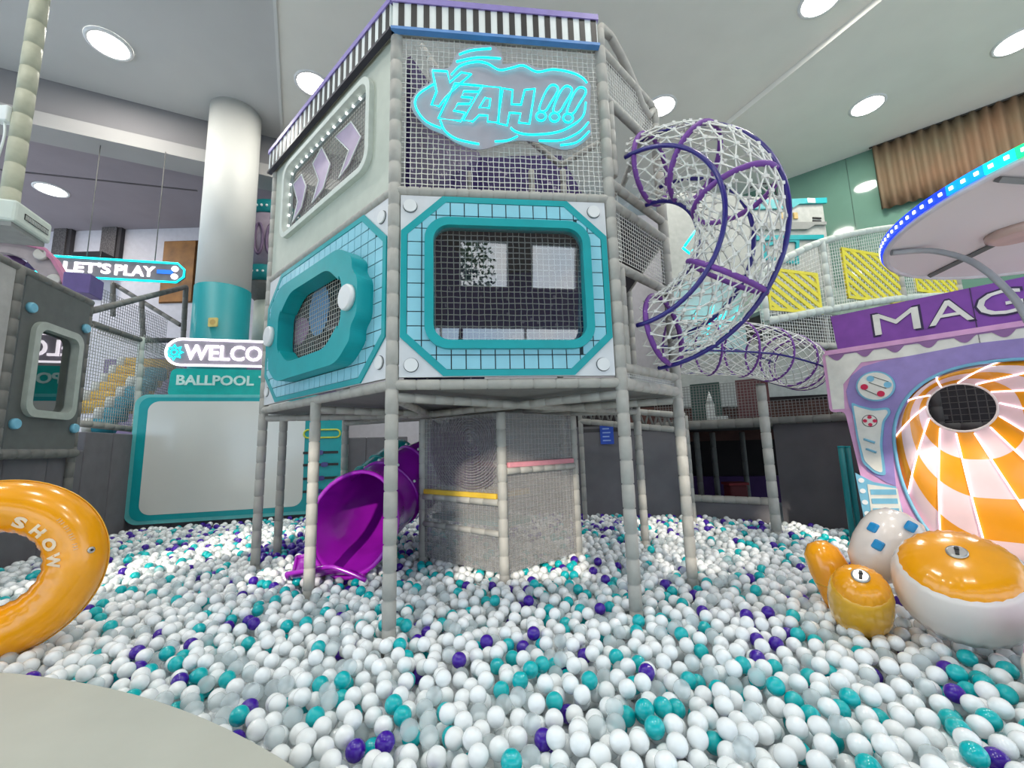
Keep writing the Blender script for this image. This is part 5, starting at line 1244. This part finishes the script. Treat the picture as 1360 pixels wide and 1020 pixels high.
# ================================================================== CREAM PLATFORM IN FRONT
pc0 = V((-3.47, -2.74, 0)); PRd = 5.11
o = thing('platform', 'smooth cream round-edged platform at the front of the ball pit', 'platform', (pc0.x, pc0.y, pit_base))
def pcirc(r): return [(pc0.x + r * math.cos(2 * PI * k / 200), max(-4.85, pc0.y + r * math.sin(2 * PI * k / 200))) for k in range(200)]
def dedupe(p): return [q for i, q in enumerate(p) if i == 0 or abs(q[0] - p[i - 1][0]) + abs(q[1] - p[i - 1][1]) > 1e-4]
mk('top', flatpoly(dedupe(pcirc(PRd)), .02, .08), cream, o, bevel=.02)
mk('side', flatpoly(dedupe(pcirc(PRd - .03)), pit_base, .019), mat('platform_side', (170, 170, 160), .6), o)

# ================================================================== BALLS
BR = .041
posts_xy = [pA, pB, pC, pD, pE, pG, pK, pL, pM, (-2.76, 5.06), pF] + truss_xy + [(c_.x, c_.y) for c_ in (c0, c1, c2, c3)]
back_line = [(WK.P(0, 0).x, WK.P(0, 0).y), (WK.P(WK.len, 0).x, WK.P(WK.len, 0).y), (FB.P(0, 0).x, FB.P(0, 0).y), (FB.P(FB.len, 0).x, FB.P(FB.len, 0).y), (W1.o.x, W1.o.y), (e1.x, e1.y), (e2.x, e2.y), (4.7, 5.0), (m0.x, m0.y), (m1.x, m1.y), (4.9, 2.5), (4.2, 1.0), (-7, 1.0)]
def inside(x, y):
    c = False; n = len(back_line)
    for i in range(n):
        (x0, y0), (x1, y1) = back_line[i], back_line[(i + 1) % n]
        if (y0 > y) != (y1 > y) and x < (x1 - x0) * (y - y0) / (y1 - y0) + x0: c = not c
    return c
grid = {}
def rest(x, y):
    gx, gy = int(x // .09), int(y // .09); z = pit_base + BR
    for i in (-1, 0, 1):
        for j in (-1, 0, 1):
            for (a, b, c) in grid.get((gx + i, gy + j), ()):
                d = (a - x) ** 2 + (b - y) ** 2
                if d < 4 * BR * BR:
                    h = c + math.sqrt(4 * BR * BR - d)
                    if h > z: z = h
    return z
balls = []
def okxy(x, y):
    if math.hypot(x - pc0.x, y - pc0.y) < PRd + BR * .8: return False
    if abs(x) > 1.32 * y + .45 or not inside(x, y): return False
    for a, b in posts_xy:
        if (a - x) ** 2 + (b - y) ** 2 < (.04 + BR * .9) ** 2: return False
    return True
rnd = random.Random(11)
def surf(x, y):   # gentle mounds
    return -.022 + .035 * noise.noise(V((x * .8, y * .8, 3.1))) + .015 * noise.noise(V((x * 2.5, y * 2.5, 9.1)))
cells = []
st = .055
y = .9
while y < 8.6:
    x = -7.2
    while x < 5.2:
        if okxy(x, y): cells.append((x, y))
        x += st
    y += st
for rep in range(5):
    rnd.shuffle(cells)
    for (x, y) in cells:
        if rep > 2 and y > 6: continue
        best = None
        for k in range(5):
            xx, yy = x + rnd.uniform(-.05, .05), y + rnd.uniform(-.05, .05); z = rest(xx, yy)
            if best is None or z < best[2]: best = (xx, yy, z)
        if best[2] < surf(x, y) and okxy(best[0], best[1]):
            balls.append(best); grid.setdefault((int(best[0] // .09), int(best[1] // .09)), []).append(best)
def ptype(x, y):
    v = noise.noise(V((x * 1.3, y * 1.3, 20))); far = max(0, min(1, (y - 4.5) / 2.5))
    p_pur = .035 + .20 * far * (1 if x > -.5 else .7) + .05 * max(0, v); p_teal = .125 + .08 * noise.noise(V((x * 2, y * 2, 40))) - .04 * far
    if math.hypot(x + 2.75, y - 5.3) < .45: p_pur = .75
    r = rnd.random()
    if r < p_pur: return 2
    if r < p_pur + p_teal: return 1
    if r < p_pur + p_teal + .17: return 3
    return 0
COLS = [(244, 248, 249), (4, 184, 190), (66, 22, 158), (228, 240, 243)]
balls = [(b, ptype(b[0], b[1])) for b in balls]
def ballmat(name, ty):
    m = mat(name, COLS[ty], .18 if ty != 3 else .08, .02, 3, coat=.35 if ty != 3 else .6, alpha=.38 if ty == 3 else 1)
    return m
bm_ = [ballmat(n, i) for i, n in enumerate(('ball_white', 'ball_teal', 'ball_purple', 'ball_clear'))]
# nearest, uppermost balls in the picture become single objects
def vis(b):
    px, py, z = proj(b)
    return -20 < px < 1380 and 0 < py < 1035 and b[2] > -.085
cand = sorted((i for i, (b, t_) in enumerate(balls) if vis(b)), key=lambda i: (V(balls[i][0]) - CAM).length)[:300]
near = set(cand)
names = ['white', 'teal', 'purple', 'clear']
pm = []
for i in range(4):
    q = MB(); q.ball((0, 0, 0), BR, 20, 14); me = bpy.data.meshes.new('pit_ball_' + names[i]); me.from_pydata([tuple(p) for p in q.v], [], q.f)
    me.polygons.foreach_set('use_smooth', [True] * len(q.f)); me.materials.append(bm_[i]); pm.append(me)
lbl = ['white plastic ball among those nearest the cream platform', 'teal plastic ball among those nearest the cream platform', 'dark purple plastic ball among those nearest the cream platform', 'clear see-through plastic ball among those nearest the cream platform']
for i in cand:
    (x, y, z), t_ = balls[i]; o = bpy.data.objects.new('pit_ball', pm[t_]); COL.objects.link(o); o.location = (x, y, z)
    o.rotation_euler = (rnd.uniform(0, 6), rnd.uniform(0, 6), rnd.uniform(0, 6))
    o['label'] = lbl[t_]; o['category'] = 'ball'; o['group'] = names[t_] + ' balls at the front of the pit'
rest_b = [q for i, q in enumerate(balls) if i not in near]
me = bpy.data.meshes.new('ball_points'); me.from_pydata([q[0] for q in rest_b], [], [])
me.attributes.new('bcol', 'FLOAT_COLOR', 'POINT'); me.attributes.new('bclear', 'FLOAT', 'POINT')
fl = []
for b, t_ in rest_b: fl += list(lin(COLS[t_]))
me.attributes['bcol'].data.foreach_set('color', fl); me.attributes['bclear'].data.foreach_set('value', [.38 if t_ == 3 else 1.0 for b, t_ in rest_b])
m = bpy.data.materials.new('ball_mixed'); m.use_nodes = True; n = m.node_tree; b = n.nodes['Principled BSDF']
a1 = n.nodes.new('ShaderNodeAttribute'); a1.attribute_type = 'INSTANCER'; a1.attribute_name = 'bcol'
a2 = n.nodes.new('ShaderNodeAttribute'); a2.attribute_type = 'INSTANCER'; a2.attribute_name = 'bclear'
n.links.new(a1.outputs['Color'], b.inputs['Base Color']); n.links.new(a2.outputs['Fac'], b.inputs['Alpha'])
b.inputs['Roughness'].default_value = .18; b.inputs['Coat Weight'].default_value = .35; b.inputs['Coat Roughness'].default_value = .12
ob = bpy.data.objects.new('pit_balls', me); COL.objects.link(ob)
ob['label'] = 'white, teal, purple and clear plastic balls filling the pit'; ob['category'] = 'balls'; ob['kind'] = 'stuff'
ng = bpy.data.node_groups.new('scatter_balls', 'GeometryNodeTree')
ng.interface.new_socket('Geometry', in_out='INPUT', socket_type='NodeSocketGeometry'); ng.interface.new_socket('Geometry', in_out='OUTPUT', socket_type='NodeSocketGeometry')
gi = ng.nodes.new('NodeGroupInput'); go = ng.nodes.new('NodeGroupOutput'); ip = ng.nodes.new('GeometryNodeInstanceOnPoints')
ic = ng.nodes.new('GeometryNodeMeshIcoSphere'); ic.inputs['Radius'].default_value = BR; ic.inputs['Subdivisions'].default_value = 3
ss = ng.nodes.new('GeometryNodeSetShadeSmooth'); sm = ng.nodes.new('GeometryNodeSetMaterial'); sm.inputs['Material'].default_value = m
ng.links.new(ic.outputs['Mesh'], ss.inputs['Geometry']); ng.links.new(ss.outputs['Geometry'], sm.inputs['Geometry'])
ng.links.new(gi.outputs[0], ip.inputs['Points']); ng.links.new(sm.outputs['Geometry'], ip.inputs['Instance']); ng.links.new(ip.outputs['Instances'], go.inputs[0])
md = ob.modifiers.new('scatter', 'NODES'); md.node_group = ng
me.materials.append(m)
print('balls', len(balls), 'objects', len(bpy.data.objects))
